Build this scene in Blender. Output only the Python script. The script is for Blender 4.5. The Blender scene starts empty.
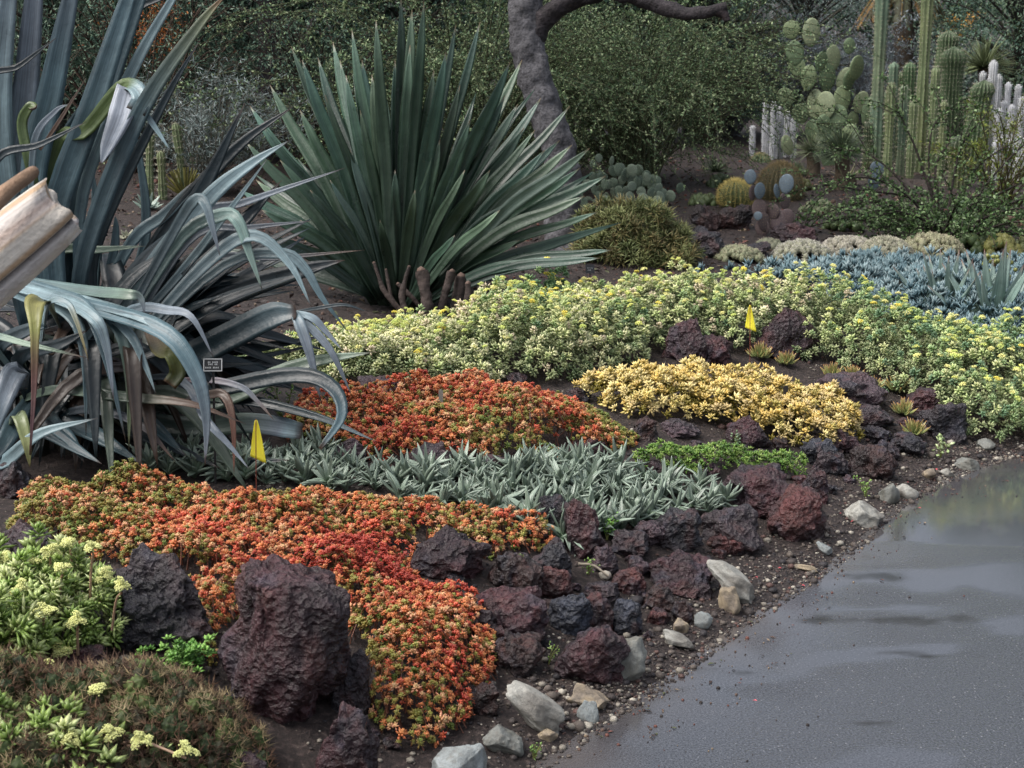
import bpy, math, random
import numpy as np
from mathutils import Vector

# ------------------------------------------------------------------ camera, world, sun, exposure
scene = bpy.context.scene
COL = scene.collection
F_PX, PITCH = 1407.0, math.radians(11.4)
CAM = np.array([0.0, 0.0, 1.6])
cam_data = bpy.data.cameras.new('camera')
cam_data.sensor_width = 36.0
cam_data.lens = F_PX * 36.0 / 1024.0
cam_data.clip_start, cam_data.clip_end = 0.05, 600.0
cam_data.dof.use_dof = True
cam_data.dof.focus_distance = 5.0
cam_data.dof.aperture_fstop = 11.0
cam = bpy.data.objects.new('camera', cam_data)
cam.location = CAM
cam.rotation_euler = (math.radians(90) - PITCH, 0, 0)
COL.objects.link(cam)
scene.camera = cam

SUN_EL, SUN_ROT = math.radians(58), math.radians(250)
world = bpy.data.worlds.new('World')
scene.world = world
world.use_nodes = True
wn, wl = world.node_tree.nodes, world.node_tree.links
wn.clear()
w_out = wn.new('ShaderNodeOutputWorld')
w_bg = wn.new('ShaderNodeBackground')
w_sky = wn.new('ShaderNodeTexSky')
w_sky.sky_type = 'NISHITA'
w_sky.sun_disc = False
w_sky.sun_elevation = SUN_EL
w_sky.sun_rotation = SUN_ROT
w_sky.air_density = 1.0
w_sky.dust_density = 6.0
w_sky.ozone_density = 1.0
w_hsv = wn.new('ShaderNodeHueSaturation')
w_hsv.inputs['Saturation'].default_value = 0.5
w_bg.inputs['Strength'].default_value = 0.15
wl.new(w_sky.outputs[0], w_hsv.inputs['Color'])
wl.new(w_hsv.outputs[0], w_bg.inputs[0])
wl.new(w_bg.outputs[0], w_out.inputs[0])

sun_d = bpy.data.lights.new('sun', 'SUN')
sun_d.energy = 1.3
sun_d.angle = math.radians(45)
sun_d.color = (1.0, 0.98, 0.95)
sun = bpy.data.objects.new('sun', sun_d)
# sky rotation is measured clockwise from +Y seen from above
sdir = Vector((math.sin(SUN_ROT) * math.cos(SUN_EL), math.cos(SUN_ROT) * math.cos(SUN_EL), math.sin(SUN_EL)))
sun.rotation_euler = sdir.to_track_quat('Z', 'Y').to_euler()
COL.objects.link(sun)

vs = scene.view_settings
vs.view_transform = 'Standard'
vs.look = 'None'
vs.exposure = 0.74
vs.gamma = 1.0
vs.use_curve_mapping = False
scene.cycles.max_bounces = 6
scene.cycles.diffuse_bounces = 3
scene.cycles.glossy_bounces = 3
scene.cycles.transmission_bounces = 3
scene.cycles.use_denoising = True

rng = np.random.default_rng(11)
random.seed(5)
R = rng.random
def U(a, b, n=None): return rng.uniform(a, b, n)

# ------------------------------------------------------------------ small maths helpers
def C(r, g, b, k=1.0):
    c = np.array([r, g, b], float) / 255.0
    return np.where(c <= 0.04045, c / 12.92, ((c + 0.055) / 1.055) ** 2.4) * k

def norm(v):
    v = np.asarray(v, float)
    return v / np.maximum(np.linalg.norm(v, axis=-1, keepdims=True), 1e-9)

def smooth(t):
    t = np.clip(t, 0, 1)
    return t * t * (3 - 2 * t)

def vnoise(p, seed=0):
    p = np.asarray(p, float)
    i = np.floor(p).astype(np.int64)
    f = p - i
    u = f * f * (3 - 2 * f)
    out = np.zeros(len(p))
    for dx in (0, 1):
        for dy in (0, 1):
            for dz in (0, 1):
                h = ((i[:, 0] + dx) * 374761393 + (i[:, 1] + dy) * 668265263 + (i[:, 2] + dz) * 1274126177 + seed * 69069) & 0xFFFFFFFF
                h = ((h ^ (h >> 13)) * 1274126177) & 0xFFFFFFFF
                h = (h ^ (h >> 16)) & 0xFFFF
                w = (u[:, 0] if dx else 1 - u[:, 0]) * (u[:, 1] if dy else 1 - u[:, 1]) * (u[:, 2] if dz else 1 - u[:, 2])
                out += w * (h / 32767.5 - 1.0)
    return out

def fbm(p, seed=0, octv=4, gain=0.5):
    p = np.asarray(p, float)
    a, s, out = 1.0, 1.0, np.zeros(len(p))
    for k in range(octv):
        out += a * vnoise(p * s + 17.3 * k, seed + k)
        a *= gain
        s *= 2.03
    return out

def n2(x, y, sc, seed=0, octv=3):
    x = np.atleast_1d(np.asarray(x, float)); y = np.atleast_1d(np.asarray(y, float))
    return fbm(np.stack([x * sc, y * sc, np.zeros_like(x) + 0.37], 1), seed, octv)

def catmull(P, n):
    P = np.asarray(P, float)
    if len(P) == 2:
        return P[0] + (P[1] - P[0]) * np.linspace(0, 1, n)[:, None]
    Q = np.vstack([2 * P[0] - P[1], P, 2 * P[-1] - P[-2]])
    ts = np.linspace(0, len(P) - 1 - 1e-6, n)
    k = ts.astype(int); t = (ts - k)[:, None]
    a, b, c, d = Q[k], Q[k + 1], Q[k + 2], Q[k + 3]
    return 0.5 * (2 * b + (c - a) * t + (2 * a - 5 * b + 4 * c - d) * t ** 2 + (3 * b - a - 3 * c + d) * t ** 3)

# ------------------------------------------------------------------ view geometry and terrain
SP, CP = math.sin(PITCH), math.cos(PITCH)
def pxdir(px, py):
    x = (px - 512) / F_PX; y = (384 - py) / F_PX
    return np.array([x, CP + y * SP, -SP + y * CP])
def pt(px, py, d): return CAM + pxdir(px, py) * d
def depth(P): return float((np.asarray(P)[1]) * CP - (np.asarray(P)[2] - CAM[2]) * SP)
def flat(px, py, z=0.0):
    v = pxdir(px, py); return (CAM + v * ((z - CAM[2]) / v[2]))[:2]

edge_px = [(530, 768), (600, 716), (640, 692), (690, 657), (750, 614), (800, 582), (850, 546), (885, 512), (920, 491), (960, 471), (1000, 458), (1024, 452)]
edge_ctrl = [(-30, -48), (-9, -11), (-4.5, -3.7), (-2.0, 0.1), (-0.65, 2.15)] + [tuple(flat(*p)) for p in edge_px] + [(3.1, 6.75), (4.6, 7.25), (9, 8.0), (30, 9.0), (90, 10)]
EDGE = catmull(np.array(edge_ctrl), 150)

def seg_dist(x, y, A, B):
    out_d = np.full(len(x), 1e9); sgn = np.ones(len(x))
    for a, b in zip(A, B):
        d = b - a; L = d @ d
        t = np.clip(((x - a[0]) * d[0] + (y - a[1]) * d[1]) / L, 0, 1)
        ex, ey = x - a[0] - t * d[0], y - a[1] - t * d[1]
        q = ex * ex + ey * ey
        m = q < out_d
        out_d[m] = q[m]
        sgn[m] = np.sign(d[0] * (y[m] - a[1]) - d[1] * (x[m] - a[0]))
    return np.sqrt(out_d), sgn

def edge_s(x, y):
    d, s = seg_dist(x, y, EDGE[:-1], EDGE[1:])
    return d * np.where(s == 0, 1, s)

KS = [-60, -4.6, -4.2, -0.12, 0.0, 0.06, 0.25, 0.45, 0.8, 1.2, 1.8, 2.6, 4.0, 6.0, 8.0, 11.0, 16.0, 24.0, 60.0]
KZ = [0.4, 0.06, -0.03, -0.03, 0.0, 0.022, 0.05, 0.13, 0.24, 0.32, 0.39, 0.47, 0.62, 0.82, 0.98, 1.12, 1.3, 2.0, 9.0]
def terr(x, y):
    x = np.atleast_1d(np.asarray(x, float)); y = np.atleast_1d(np.asarray(y, float))
    s = edge_s(x, y)
    z = np.interp(s, KS, KZ)
    z = z + 0.03 * smooth((s - 0.3) / 1.0) * n2(x, y, 1.1, 3, 2) + 0.008 * np.where(s > -0.1, 1, 0) * n2(x, y, 9.0, 8, 3) * smooth((s + .1) / .3)
    return z
def tz(x, y): return float(terr([x], [y])[0])

def at(px, py, h=0.0):
    v = pxdir(px, py)
    ts = np.concatenate([np.linspace(1.5, 12, 240), np.linspace(12.05, 60, 240)])
    P = CAM + v * ts[:, None]
    below = P[:, 2] < terr(P[:, 0], P[:, 1]) + h
    k = int(np.argmax(below)) if below.any() else len(ts) - 1
    lo, hi = ts[max(k - 1, 0)], ts[k]
    for _ in range(4):
        tt = np.linspace(lo, hi, 8)
        P = CAM + v * tt[:, None]
        b = P[:, 2] < terr(P[:, 0], P[:, 1]) + h
        j = int(np.argmax(b)) if b.any() else 7
        lo, hi = tt[max(j - 1, 0)], tt[j]
    return CAM + v * hi

# ------------------------------------------------------------------ mesh builder
class MB:
    def __init__(s): s.v, s.q, s.t, s.c, s.n = [], [], [], [], 0
    def add(s, v, f, c):
        v = np.asarray(v, np.float32).reshape(-1, 3)
        c = np.asarray(c, np.float32)
        if c.ndim == 1: c = np.broadcast_to(c, v.shape)
        if c.shape[1] == 3: c = np.concatenate([c, np.ones((len(c), 1), np.float32)], 1)
        f = np.asarray(f, np.int64)
        s.v.append(v); s.c.append(np.clip(c, 0.0, [.95, .95, .95, 1]).astype(np.float32))
        (s.q if f.shape[1] == 4 else s.t).append(f + s.n)
        s.n += len(v)
    def scatter(s, tpl, P, Rm, S, tint):
        tv, tf, tc = tpl
        N, n = len(P), len(tv)
        if N == 0: return
        S = np.broadcast_to(np.asarray(S, float).reshape(-1, 1) if np.ndim(S) <= 1 else S, (N, 1) if np.ndim(S) <= 1 else np.shape(S))
        V = np.einsum('nij,kj->nki', Rm, tv) * S[:, None, :] + np.asarray(P)[:, None, :]
        tint = np.broadcast_to(np.asarray(tint, float), (N, 3))
        Cc = tc[None] * tint[:, None, :]
        f = (tf[None] + (np.arange(N) * n)[:, None, None]).reshape(-1, tf.shape[1])
        s.add(V.reshape(-1, 3), f, Cc.reshape(-1, 3))
    def mesh(s, name, origin=(0, 0, 0), flat_shade=False):
        v = np.concatenate(s.v) - np.asarray(origin, np.float32)
        c = np.concatenate(s.c)
        q = np.concatenate(s.q) if s.q else np.zeros((0, 4), np.int64)
        t = np.concatenate(s.t) if s.t else np.zeros((0, 3), np.int64)
        me = bpy.data.meshes.new(name)
        me.vertices.add(len(v)); me.vertices.foreach_set('co', v.astype(np.float32).ravel())
        li = np.concatenate([q.ravel(), t.ravel()]).astype(np.int32)
        me.loops.add(len(li)); me.loops.foreach_set('vertex_index', li)
        ls = np.concatenate([np.arange(len(q)) * 4, len(q) * 4 + np.arange(len(t)) * 3]).astype(np.int32)
        me.polygons.add(len(ls)); me.polygons.foreach_set('loop_start', ls)
        me.polygons.foreach_set('use_smooth', np.full(len(ls), not flat_shade))
        me.update(calc_edges=True)
        ca = me.attributes.new('Col', 'FLOAT_COLOR', 'POINT')
        ca.data.foreach_set('color', c.astype(np.float32).ravel())
        return me

def obj(name, mb, mat, parent=None, origin=None, flat_shade=False):
    o0 = np.zeros(3) if origin is None else np.asarray(origin, float)
    if parent is not None and origin is None: o0 = np.array(parent['_o'])
    me = mb.mesh(name, o0, flat_shade) if isinstance(mb, MB) else mb
    if isinstance(mb, MB): me.materials.append(mat)
    o = bpy.data.objects.new(name, me)
    COL.objects.link(o)
    if parent is not None: o.parent = parent
    else: o.location = o0
    return o

def subpart(name, mb, mat, part, root): 
    o = obj(name, mb, mat, None, origin=np.array(root['_o'])); o.location = (0, 0, 0); o.parent = part; return o

def tag(o, label, cat, group=None, kind=None):
    o['label'] = label; o['category'] = cat
    if group: o['group'] = group
    if kind: o['kind'] = kind
    return o
THINGS = []
def thing(name, label, cat, loc, group=None):
    o = bpy.data.objects.new(name, None)
    o.empty_display_size = 0.1
    o.location = [float(q) for q in loc]; o['_o'] = [float(q) for q in loc]
    COL.objects.link(o); THINGS.append(o)
    return tag(o, label, cat, group)
def dup(root, loc, rz=0.0, sc=1.0, label=None):
    r = root.copy(); COL.objects.link(r)
    r.location = [float(q) for q in loc]; r.rotation_euler = (0, 0, rz); r.scale = (sc, sc, sc)
    if label: r['label'] = label
    for ch in list(root.children):
        c = ch.copy(); COL.objects.link(c); c.parent = r
        for g in list(ch.children):
            d = g.copy(); COL.objects.link(d); d.parent = c
    return r

# ------------------------------------------------------------------ materials
def nodes_for(name):
    m = bpy.data.materials.new(name); m.use_nodes = True
    nt = m.node_tree; nt.nodes.clear()
    out = nt.nodes.new('ShaderNodeOutputMaterial')
    return m, nt.nodes, nt.links, out
def plant(name, rough=0.5, spec=0.4, trans=0.0, nscale=30.0, namt=0.25, bump=0.0, bscale=120.0, stretch=None, streak=0.0):
    m, N, L, out = nodes_for(name)
    a = N.new('ShaderNodeAttribute'); a.attribute_name = 'Col'
    tc = N.new('ShaderNodeTexCoord')
    nz = N.new('ShaderNodeTexNoise'); nz.inputs['Scale'].default_value = nscale; nz.inputs['Detail'].default_value = 5
    if stretch:
        mp = N.new('ShaderNodeMapping'); mp.inputs['Scale'].default_value = stretch
        L.new(tc.outputs['Object'], mp.inputs[0]); L.new(mp.outputs[0], nz.inputs['Vector'])
    else: L.new(tc.outputs['Object'], nz.inputs['Vector'])
    mr = N.new('ShaderNodeMapRange'); mr.inputs[1].default_value = 0.3; mr.inputs[2].default_value = 0.7
    mr.inputs[3].default_value = 1 - namt; mr.inputs[4].default_value = 1 + namt
    L.new(nz.outputs[0], mr.inputs[0])
    mul = N.new('ShaderNodeVectorMath'); mul.operation = 'SCALE'
    L.new(a.outputs['Color'], mul.inputs[0]); L.new(mr.outputs[0], mul.inputs['Scale'])
    b = N.new('ShaderNodeBsdfPrincipled')
    if streak:                                                           # fine fibres running along the blade
        cx = N.new('ShaderNodeCombineXYZ'); ma = N.new('ShaderNodeMath'); ma.operation = 'MULTIPLY'; ma.inputs[1].default_value = 13.0
        L.new(a.outputs['Alpha'], ma.inputs[0]); L.new(ma.outputs[0], cx.inputs[0])
        sc1 = N.new('ShaderNodeVectorMath'); sc1.operation = 'SCALE'; sc1.inputs['Scale'].default_value = 2.5
        L.new(tc.outputs['Object'], sc1.inputs[0])
        av = N.new('ShaderNodeVectorMath'); av.operation = 'ADD'; L.new(cx.outputs[0], av.inputs[0]); L.new(sc1.outputs[0], av.inputs[1])
        ns = N.new('ShaderNodeTexNoise'); ns.inputs['Scale'].default_value = 1.6; ns.inputs['Detail'].default_value = 5; ns.inputs['Roughness'].default_value = .65
        L.new(av.outputs[0], ns.inputs['Vector'])
        ms = N.new('ShaderNodeMapRange'); ms.inputs[1].default_value = .3; ms.inputs[2].default_value = .7; ms.inputs[3].default_value = 1 - streak; ms.inputs[4].default_value = 1 + streak
        L.new(ns.outputs[0], ms.inputs[0])
        m2 = N.new('ShaderNodeVectorMath'); m2.operation = 'SCALE'; L.new(mul.outputs[0], m2.inputs[0]); L.new(ms.outputs[0], m2.inputs['Scale']); mul = m2
    L.new(mul.outputs[0], b.inputs['Base Color'])
    b.inputs['Specular IOR Level'].default_value = spec
    rr = N.new('ShaderNodeMapRange'); rr.inputs[1].default_value = 0.3; rr.inputs[2].default_value = 0.7
    rr.inputs[3].default_value = max(0.05, rough - 0.12); rr.inputs[4].default_value = min(1, rough + 0.12)
    L.new(nz.outputs[0], rr.inputs[0]); L.new(rr.outputs[0], b.inputs['Roughness'])
    if bump:
        n3 = N.new('ShaderNodeTexNoise'); n3.inputs['Scale'].default_value = bscale; n3.inputs['Detail'].default_value = 6
        L.new(tc.outputs['Object'], n3.inputs['Vector'])
        bp = N.new('ShaderNodeBump'); bp.inputs['Strength'].default_value = bump; bp.inputs['Distance'].default_value = 0.01
        L.new(n3.outputs[0], bp.inputs['Height']); L.new(bp.outputs[0], b.inputs['Normal'])
    sh = b.outputs[0]
    if trans:
        t = N.new('ShaderNodeBsdfTranslucent'); L.new(mul.outputs[0], t.inputs[0])
        mx = N.new('ShaderNodeMixShader'); mx.inputs[0].default_value = trans
        L.new(b.outputs[0], mx.inputs[1]); L.new(t.outputs[0], mx.inputs[2]); sh = mx.outputs[0]
    L.new(sh, out.inputs[0])
    return m

M = {}
M['agave'] = plant('agave_skin', 0.36, 0.35, 0.0, 9, 0.25, 0.2, 60, None, 0.42)
M['sedum'] = plant('sedum_leaf', 0.34, 0.55, 0.12, 14, 0.15)
M['leaf'] = plant('shrub_leaf', 0.5, 0.35, 0.2, 6, 0.3)
M['cactus'] = plant('cactus_skin', 0.55, 0.35, 0.0, 16, 0.22, 0.3, 70)
M['spine'] = plant('spine', 0.6, 0.3, 0.1, 30, 0.2)
M['bark'] = plant('bark', 0.85, 0.25, 0.0, 14, 0.4, 0.9, 45)
M['trunk'] = plant('trunk_bark', 0.8, 0.3, 0.0, 42, 0.5, 1.0, 60)
M['wood'] = plant('weathered_wood', 0.65, 0.3, 0.0, 8, 0.12, 0.5, 90, None, 0.24)
M['flag'] = plant('flag_plastic', 0.5, 0.4, 0.12, 20, 0.05)
M['metal'] = plant('painted_metal', 0.4, 0.5, 0.0, 30, 0.15)
M['ink'] = plant('white_ink', 0.6, 0.3, 0.0, 30, 0.05)

def rockmat(name, rough, pit, fine, wetr, cvar, spec):
    m, N, L, out = nodes_for(name)
    a = N.new('ShaderNodeAttribute'); a.attribute_name = 'Col'
    tc = N.new('ShaderNodeTexCoord')
    oi = N.new('ShaderNodeObjectInfo')
    ad = N.new('ShaderNodeVectorMath'); ad.operation = 'ADD'
    mlr = N.new('ShaderNodeMath'); mlr.operation = 'MULTIPLY'; mlr.inputs[1].default_value = 37.0
    L.new(oi.outputs['Random'], mlr.inputs[0])
    L.new(tc.outputs['Object'], ad.inputs[0]); L.new(mlr.outputs[0], ad.inputs[1])
    n1 = N.new('ShaderNodeTexNoise'); n1.inputs['Scale'].default_value = 16; n1.inputs['Detail'].default_value = 9; n1.inputs['Roughness'].default_value = 0.68
    L.new(ad.outputs[0], n1.inputs['Vector'])
    vo = N.new('ShaderNodeTexVoronoi'); vo.inputs['Scale'].default_value = pit; vo.feature = 'F1'
    L.new(ad.outputs[0], vo.inputs['Vector'])
    nf = N.new('ShaderNodeTexNoise'); nf.inputs['Scale'].default_value = fine; nf.inputs['Detail'].default_value = 4
    L.new(ad.outputs[0], nf.inputs['Vector'])
    mr = N.new('ShaderNodeMapRange'); mr.inputs[1].default_value = 0.32; mr.inputs[2].default_value = 0.68
    mr.inputs[3].default_value = 1 - cvar; mr.inputs[4].default_value = 1 + cvar
    L.new(n1.outputs[0], mr.inputs[0])
    mf = N.new('ShaderNodeMapRange'); mf.inputs[1].default_value = 0.3; mf.inputs[2].default_value = 0.7
    mf.inputs[3].default_value = 1 - cvar * .6; mf.inputs[4].default_value = 1 + cvar * .6
    L.new(nf.outputs[0], mf.inputs[0])
    mm = N.new('ShaderNodeMath'); mm.operation = 'MULTIPLY'
    L.new(mr.outputs[0], mm.inputs[0]); L.new(mf.outputs[0], mm.inputs[1])
    mul = N.new('ShaderNodeVectorMath'); mul.operation = 'SCALE'
    L.new(a.outputs['Color'], mul.inputs[0]); L.new(mm.outputs[0], mul.inputs['Scale'])
    b = N.new('ShaderNodeBsdfPrincipled')
    L.new(mul.outputs[0], b.inputs['Base Color'])
    b.inputs['Specular IOR Level'].default_value = spec
    rr = N.new('ShaderNodeMapRange'); rr.inputs[1].default_value = 0.35; rr.inputs[2].default_value = 0.65
    rr.inputs[3].default_value = wetr; rr.inputs[4].default_value = rough
    L.new(nf.outputs[0], rr.inputs[0]); L.new(rr.outputs[0], b.inputs['Roughness'])
    hm = N.new('ShaderNodeMath'); hm.operation = 'MULTIPLY_ADD'; hm.inputs[1].default_value = 0.55
    L.new(vo.outputs['Distance'], hm.inputs[0]); L.new(n1.outputs[0], hm.inputs[2])
    h2 = N.new('ShaderNodeMath'); h2.operation = 'MULTIPLY_ADD'; h2.inputs[1].default_value = 0.35
    L.new(nf.outputs[0], h2.inputs[0]); L.new(hm.outputs[0], h2.inputs[2])
    bp = N.new('ShaderNodeBump'); bp.inputs['Strength'].default_value = 1.0; bp.inputs['Distance'].default_value = 0.022 if pit > 30 else 0.006
    L.new(h2.outputs[0], bp.inputs['Height']); L.new(bp.outputs[0], b.inputs['Normal'])
    L.new(b.outputs[0], out.inputs[0])
    return m
M['lava'] = rockmat('lava_rock', 0.6, 60, 170, 0.22, 0.5, 0.55)
M['stone'] = rockmat('granite_stone', 0.75, 24, 260, 0.5, 0.25, 0.35)

# soil
m, N, L, out = nodes_for('garden_soil')
tc = N.new('ShaderNodeTexCoord')
n1 = N.new('ShaderNodeTexNoise'); n1.inputs['Scale'].default_value = 2.2; n1.inputs['Detail'].default_value = 8
n2_ = N.new('ShaderNodeTexNoise'); n2_.inputs['Scale'].default_value = 55; n2_.inputs['Detail'].default_value = 8; n2_.inputs['Roughness'].default_value = 0.7
vo = N.new('ShaderNodeTexVoronoi'); vo.inputs['Scale'].default_value = 95
for q in (n1, n2_, vo): L.new(tc.outputs['Object'], q.inputs['Vector'])
cr = N.new('ShaderNodeValToRGB')
e = cr.color_ramp.elements
e[0].position = 0.3; e[0].color = (*C(24, 20, 20), 1)
e[1].position = 0.72; e[1].color = (*C(104, 92, 87), 1)
k_ = cr.color_ramp.elements.new(0.52); k_.color = (*C(55, 47, 45), 1)
L.new(n2_.outputs[0], cr.inputs[0])
mx = N.new('ShaderNodeMix'); mx.data_type = 'RGBA'; mx.blend_type = 'MULTIPLY'; mx.inputs['Factor'].default_value = 0.6
c2 = N.new('ShaderNodeValToRGB'); c2.color_ramp.elements[0].position = 0.35; c2.color_ramp.elements[0].color = (.5, .45, .45, 1)
c2.color_ramp.elements[1].position = 0.65; c2.color_ramp.elements[1].color = (1, .9, .86, 1)
L.new(n1.outputs[0], c2.inputs[0]); L.new(cr.outputs[0], mx.inputs['A']); L.new(c2.outputs[0], mx.inputs['B'])
# scattered pale grit
gr = N.new('ShaderNodeMapRange'); gr.inputs[1].default_value = 0.0; gr.inputs[2].default_value = 0.25; gr.inputs[3].default_value = 1; gr.inputs[4].default_value = 0
L.new(vo.outputs['Distance'], gr.inputs[0])
vc = N.new('ShaderNodeSeparateColor'); L.new(vo.outputs['Color'], vc.inputs[0])
gt = N.new('ShaderNodeMath'); gt.operation = 'GREATER_THAN'; gt.inputs[1].default_value = 0.87; L.new(vc.outputs[0], gt.inputs[0])
gm = N.new('ShaderNodeMath'); gm.operation = 'MULTIPLY'; L.new(gr.outputs[0], gm.inputs[0]); L.new(gt.outputs[0], gm.inputs[1])
mg = N.new('ShaderNodeMix'); mg.data_type = 'RGBA'; L.new(gm.outputs[0], mg.inputs['Factor']); L.new(mx.outputs['Result'], mg.inputs['A']); mg.inputs['B'].default_value = (*C(150, 140, 125), 1)
b = N.new('ShaderNodeBsdfPrincipled'); b.inputs['Roughness'].default_value = 0.62; b.inputs['Specular IOR Level'].default_value = 0.4
L.new(mg.outputs['Result'], b.inputs['Base Color'])
bp = N.new('ShaderNodeBump'); bp.inputs['Strength'].default_value = 1.0; bp.inputs['Distance'].default_value = 0.02
L.new(n2_.outputs[0], bp.inputs['Height']); L.new(bp.outputs[0], b.inputs['Normal']); L.new(b.outputs[0], out.inputs[0])
M['soil'] = m

# wet asphalt with dark blotches and a thin water film
m, N, L, out = nodes_for('wet_asphalt')
tc = N.new('ShaderNodeTexCoord')
ag = N.new('ShaderNodeTexVoronoi'); ag.inputs['Scale'].default_value = 190
sp = N.new('ShaderNodeTexNoise'); sp.inputs['Scale'].default_value = 170; sp.inputs['Detail'].default_value = 2
md = N.new('ShaderNodeTexNoise'); md.inputs['Scale'].default_value = 6; md.inputs['Detail'].default_value = 6
for q in (ag, sp, md): L.new(tc.outputs['Object'], q.inputs['Vector'])
pa = N.new('ShaderNodeAttribute'); pa.attribute_name = 'Col'
sc_ = N.new('ShaderNodeSeparateColor'); L.new(pa.outputs['Color'], sc_.inputs[0])
# R = dark blotches, rougher and less glossy, G = muddy wash
pn = N.new('ShaderNodeMath'); pn.operation = 'MULTIPLY_ADD'; pn.inputs[1].default_value = 1.15; L.new(md.outputs[0], pn.inputs[0]); L.new(sc_.outputs[0], pn.inputs[2])
dull_mask = N.new('ShaderNodeMapRange'); dull_mask.interpolation_type = 'SMOOTHSTEP'; dull_mask.inputs[1].default_value = 0.78; dull_mask.inputs[2].default_value = 1.18
L.new(pn.outputs[0], dull_mask.inputs[0])
cr = N.new('ShaderNodeValToRGB'); e = cr.color_ramp.elements
e[0].position = 0.25; e[0].color = (0.012, 0.013, 0.016, 1); e[1].position = 0.75; e[1].color = (0.085, 0.091, 0.105, 1)
L.new(sp.outputs[0], cr.inputs[0])
vcl = N.new('ShaderNodeSeparateColor'); L.new(ag.outputs['Color'], vcl.inputs[0])
gt = N.new('ShaderNodeMath'); gt.operation = 'GREATER_THAN'; gt.inputs[1].default_value = 0.985; L.new(vcl.outputs[0], gt.inputs[0])
dm = N.new('ShaderNodeMath'); dm.operation = 'LESS_THAN'; dm.inputs[1].default_value = 0.42; L.new(ag.outputs['Distance'], dm.inputs[0])
gg = N.new('ShaderNodeMath'); gg.operation = 'MULTIPLY'; L.new(gt.outputs[0], gg.inputs[0]); L.new(dm.outputs[0], gg.inputs[1])
gn = N.new('ShaderNodeMath'); gn.operation = 'MULTIPLY_ADD'; gn.inputs[1].default_value = -0.7; gn.inputs[2].default_value = 0.75; L.new(sc_.outputs[2], gn.inputs[0])
g3 = N.new('ShaderNodeMath'); g3.operation = 'MULTIPLY'; L.new(gg.outputs[0], g3.inputs[0]); L.new(gn.outputs[0], g3.inputs[1]); gg = g3
wg = N.new('ShaderNodeMix'); wg.data_type = 'RGBA'; L.new(gg.outputs[0], wg.inputs['Factor']); L.new(cr.outputs[0], wg.inputs['A']); wg.inputs['B'].default_value = (0.26, 0.26, 0.27, 1)
mu = N.new('ShaderNodeMix'); mu.data_type = 'RGBA'; L.new(sc_.outputs[1], mu.inputs['Factor']); L.new(wg.outputs['Result'], mu.inputs['A']); mu.inputs['B'].default_value = (*C(74, 69, 67), 1)
dk = N.new('ShaderNodeMix'); dk.data_type = 'RGBA'; L.new(dull_mask.outputs[0], dk.inputs['Factor']); L.new(mu.outputs['Result'], dk.inputs['A']); dk.inputs['B'].default_value = (0.018, 0.018, 0.017, 1)
b = N.new('ShaderNodeBsdfPrincipled'); L.new(dk.outputs['Result'], b.inputs['Base Color'])
rg = N.new('ShaderNodeMapRange'); rg.inputs[3].default_value = 0.24; rg.inputs[4].default_value = 0.45; L.new(dull_mask.outputs[0], rg.inputs[0])
fl = N.new('ShaderNodeMapRange'); fl.inputs[3].default_value = 1.0; fl.inputs[4].default_value = 0.2; L.new(sc_.outputs[2], fl.inputs[0])
rf = N.new('ShaderNodeMath'); rf.operation = 'MULTIPLY'; L.new(rg.outputs[0], rf.inputs[0]); L.new(fl.outputs[0], rf.inputs[1])
L.new(rf.outputs[0], b.inputs['Roughness']); spm = N.new('ShaderNodeMapRange'); spm.inputs[3].default_value = 1.0; spm.inputs[4].default_value = 0.22; L.new(dull_mask.outputs[0], spm.inputs[0]); L.new(spm.outputs[0], b.inputs['Specular IOR Level'])
bs = N.new('ShaderNodeMapRange'); bs.inputs[3].default_value = 0.38; bs.inputs[4].default_value = 0.4; L.new(dull_mask.outputs[0], bs.inputs[0])
ha = N.new('ShaderNodeMath'); ha.operation = 'MULTIPLY_ADD'; ha.inputs[1].default_value = -0.6; L.new(ag.outputs['Distance'], ha.inputs[0]); L.new(sp.outputs[0], ha.inputs[2])
bp = N.new('ShaderNodeBump'); bp.inputs['Distance'].default_value = 0.004; bf = N.new('ShaderNodeMath'); bf.operation = 'MULTIPLY'; fi = N.new('ShaderNodeMath'); fi.operation = 'SUBTRACT'; fi.inputs[0].default_value = 1.0; L.new(sc_.outputs[2], fi.inputs[1]); L.new(bs.outputs[0], bf.inputs[0]); L.new(fi.outputs[0], bf.inputs[1]); L.new(bf.outputs[0], bp.inputs['Strength']); L.new(ha.outputs[0], bp.inputs['Height'])
L.new(bp.outputs[0], b.inputs['Normal']); L.new(b.outputs[0], out.inputs[0])
M['asphalt'] = m

# ------------------------------------------------------------------ the setting: ground, path
def axis(lo, hi, f0, f1, fine):
    a = [f0]
    st = fine
    left = []
    x = f0
    while x > lo: st *= 1.16; x -= st; left.append(max(x, lo))
    mid = np.arange(f0, f1, fine)
    right = []; x = f1; st = fine
    while x < hi: right.append(min(x, hi)); st *= 1.16; x += st
    return np.array(left[::-1] + list(mid) + right + ([hi] if right[-1] < hi else []))
gx, gy = axis(-150, 150, -3.2, 5.0, 0.03), axis(-120, 220, 2.6, 9.5, 0.03)
X, Y = np.meshgrid(gx, gy)
Z = terr(X.ravel(), Y.ravel()) + 0.004 * n2(X.ravel(), Y.ravel(), 30, 5, 2)
mb = MB()
nx, ny = len(gx), len(gy)
ii = (np.arange(ny - 1)[:, None] * nx + np.arange(nx - 1)[None]).ravel()
mb.add(np.stack([X.ravel(), Y.ravel(), Z], 1), np.stack([ii, ii + 1, ii + nx + 1, ii + nx], 1), np.array([.1, .08, .07]))
o = obj('ground', mb, M['soil']); o['kind'] = 'structure'

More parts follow.
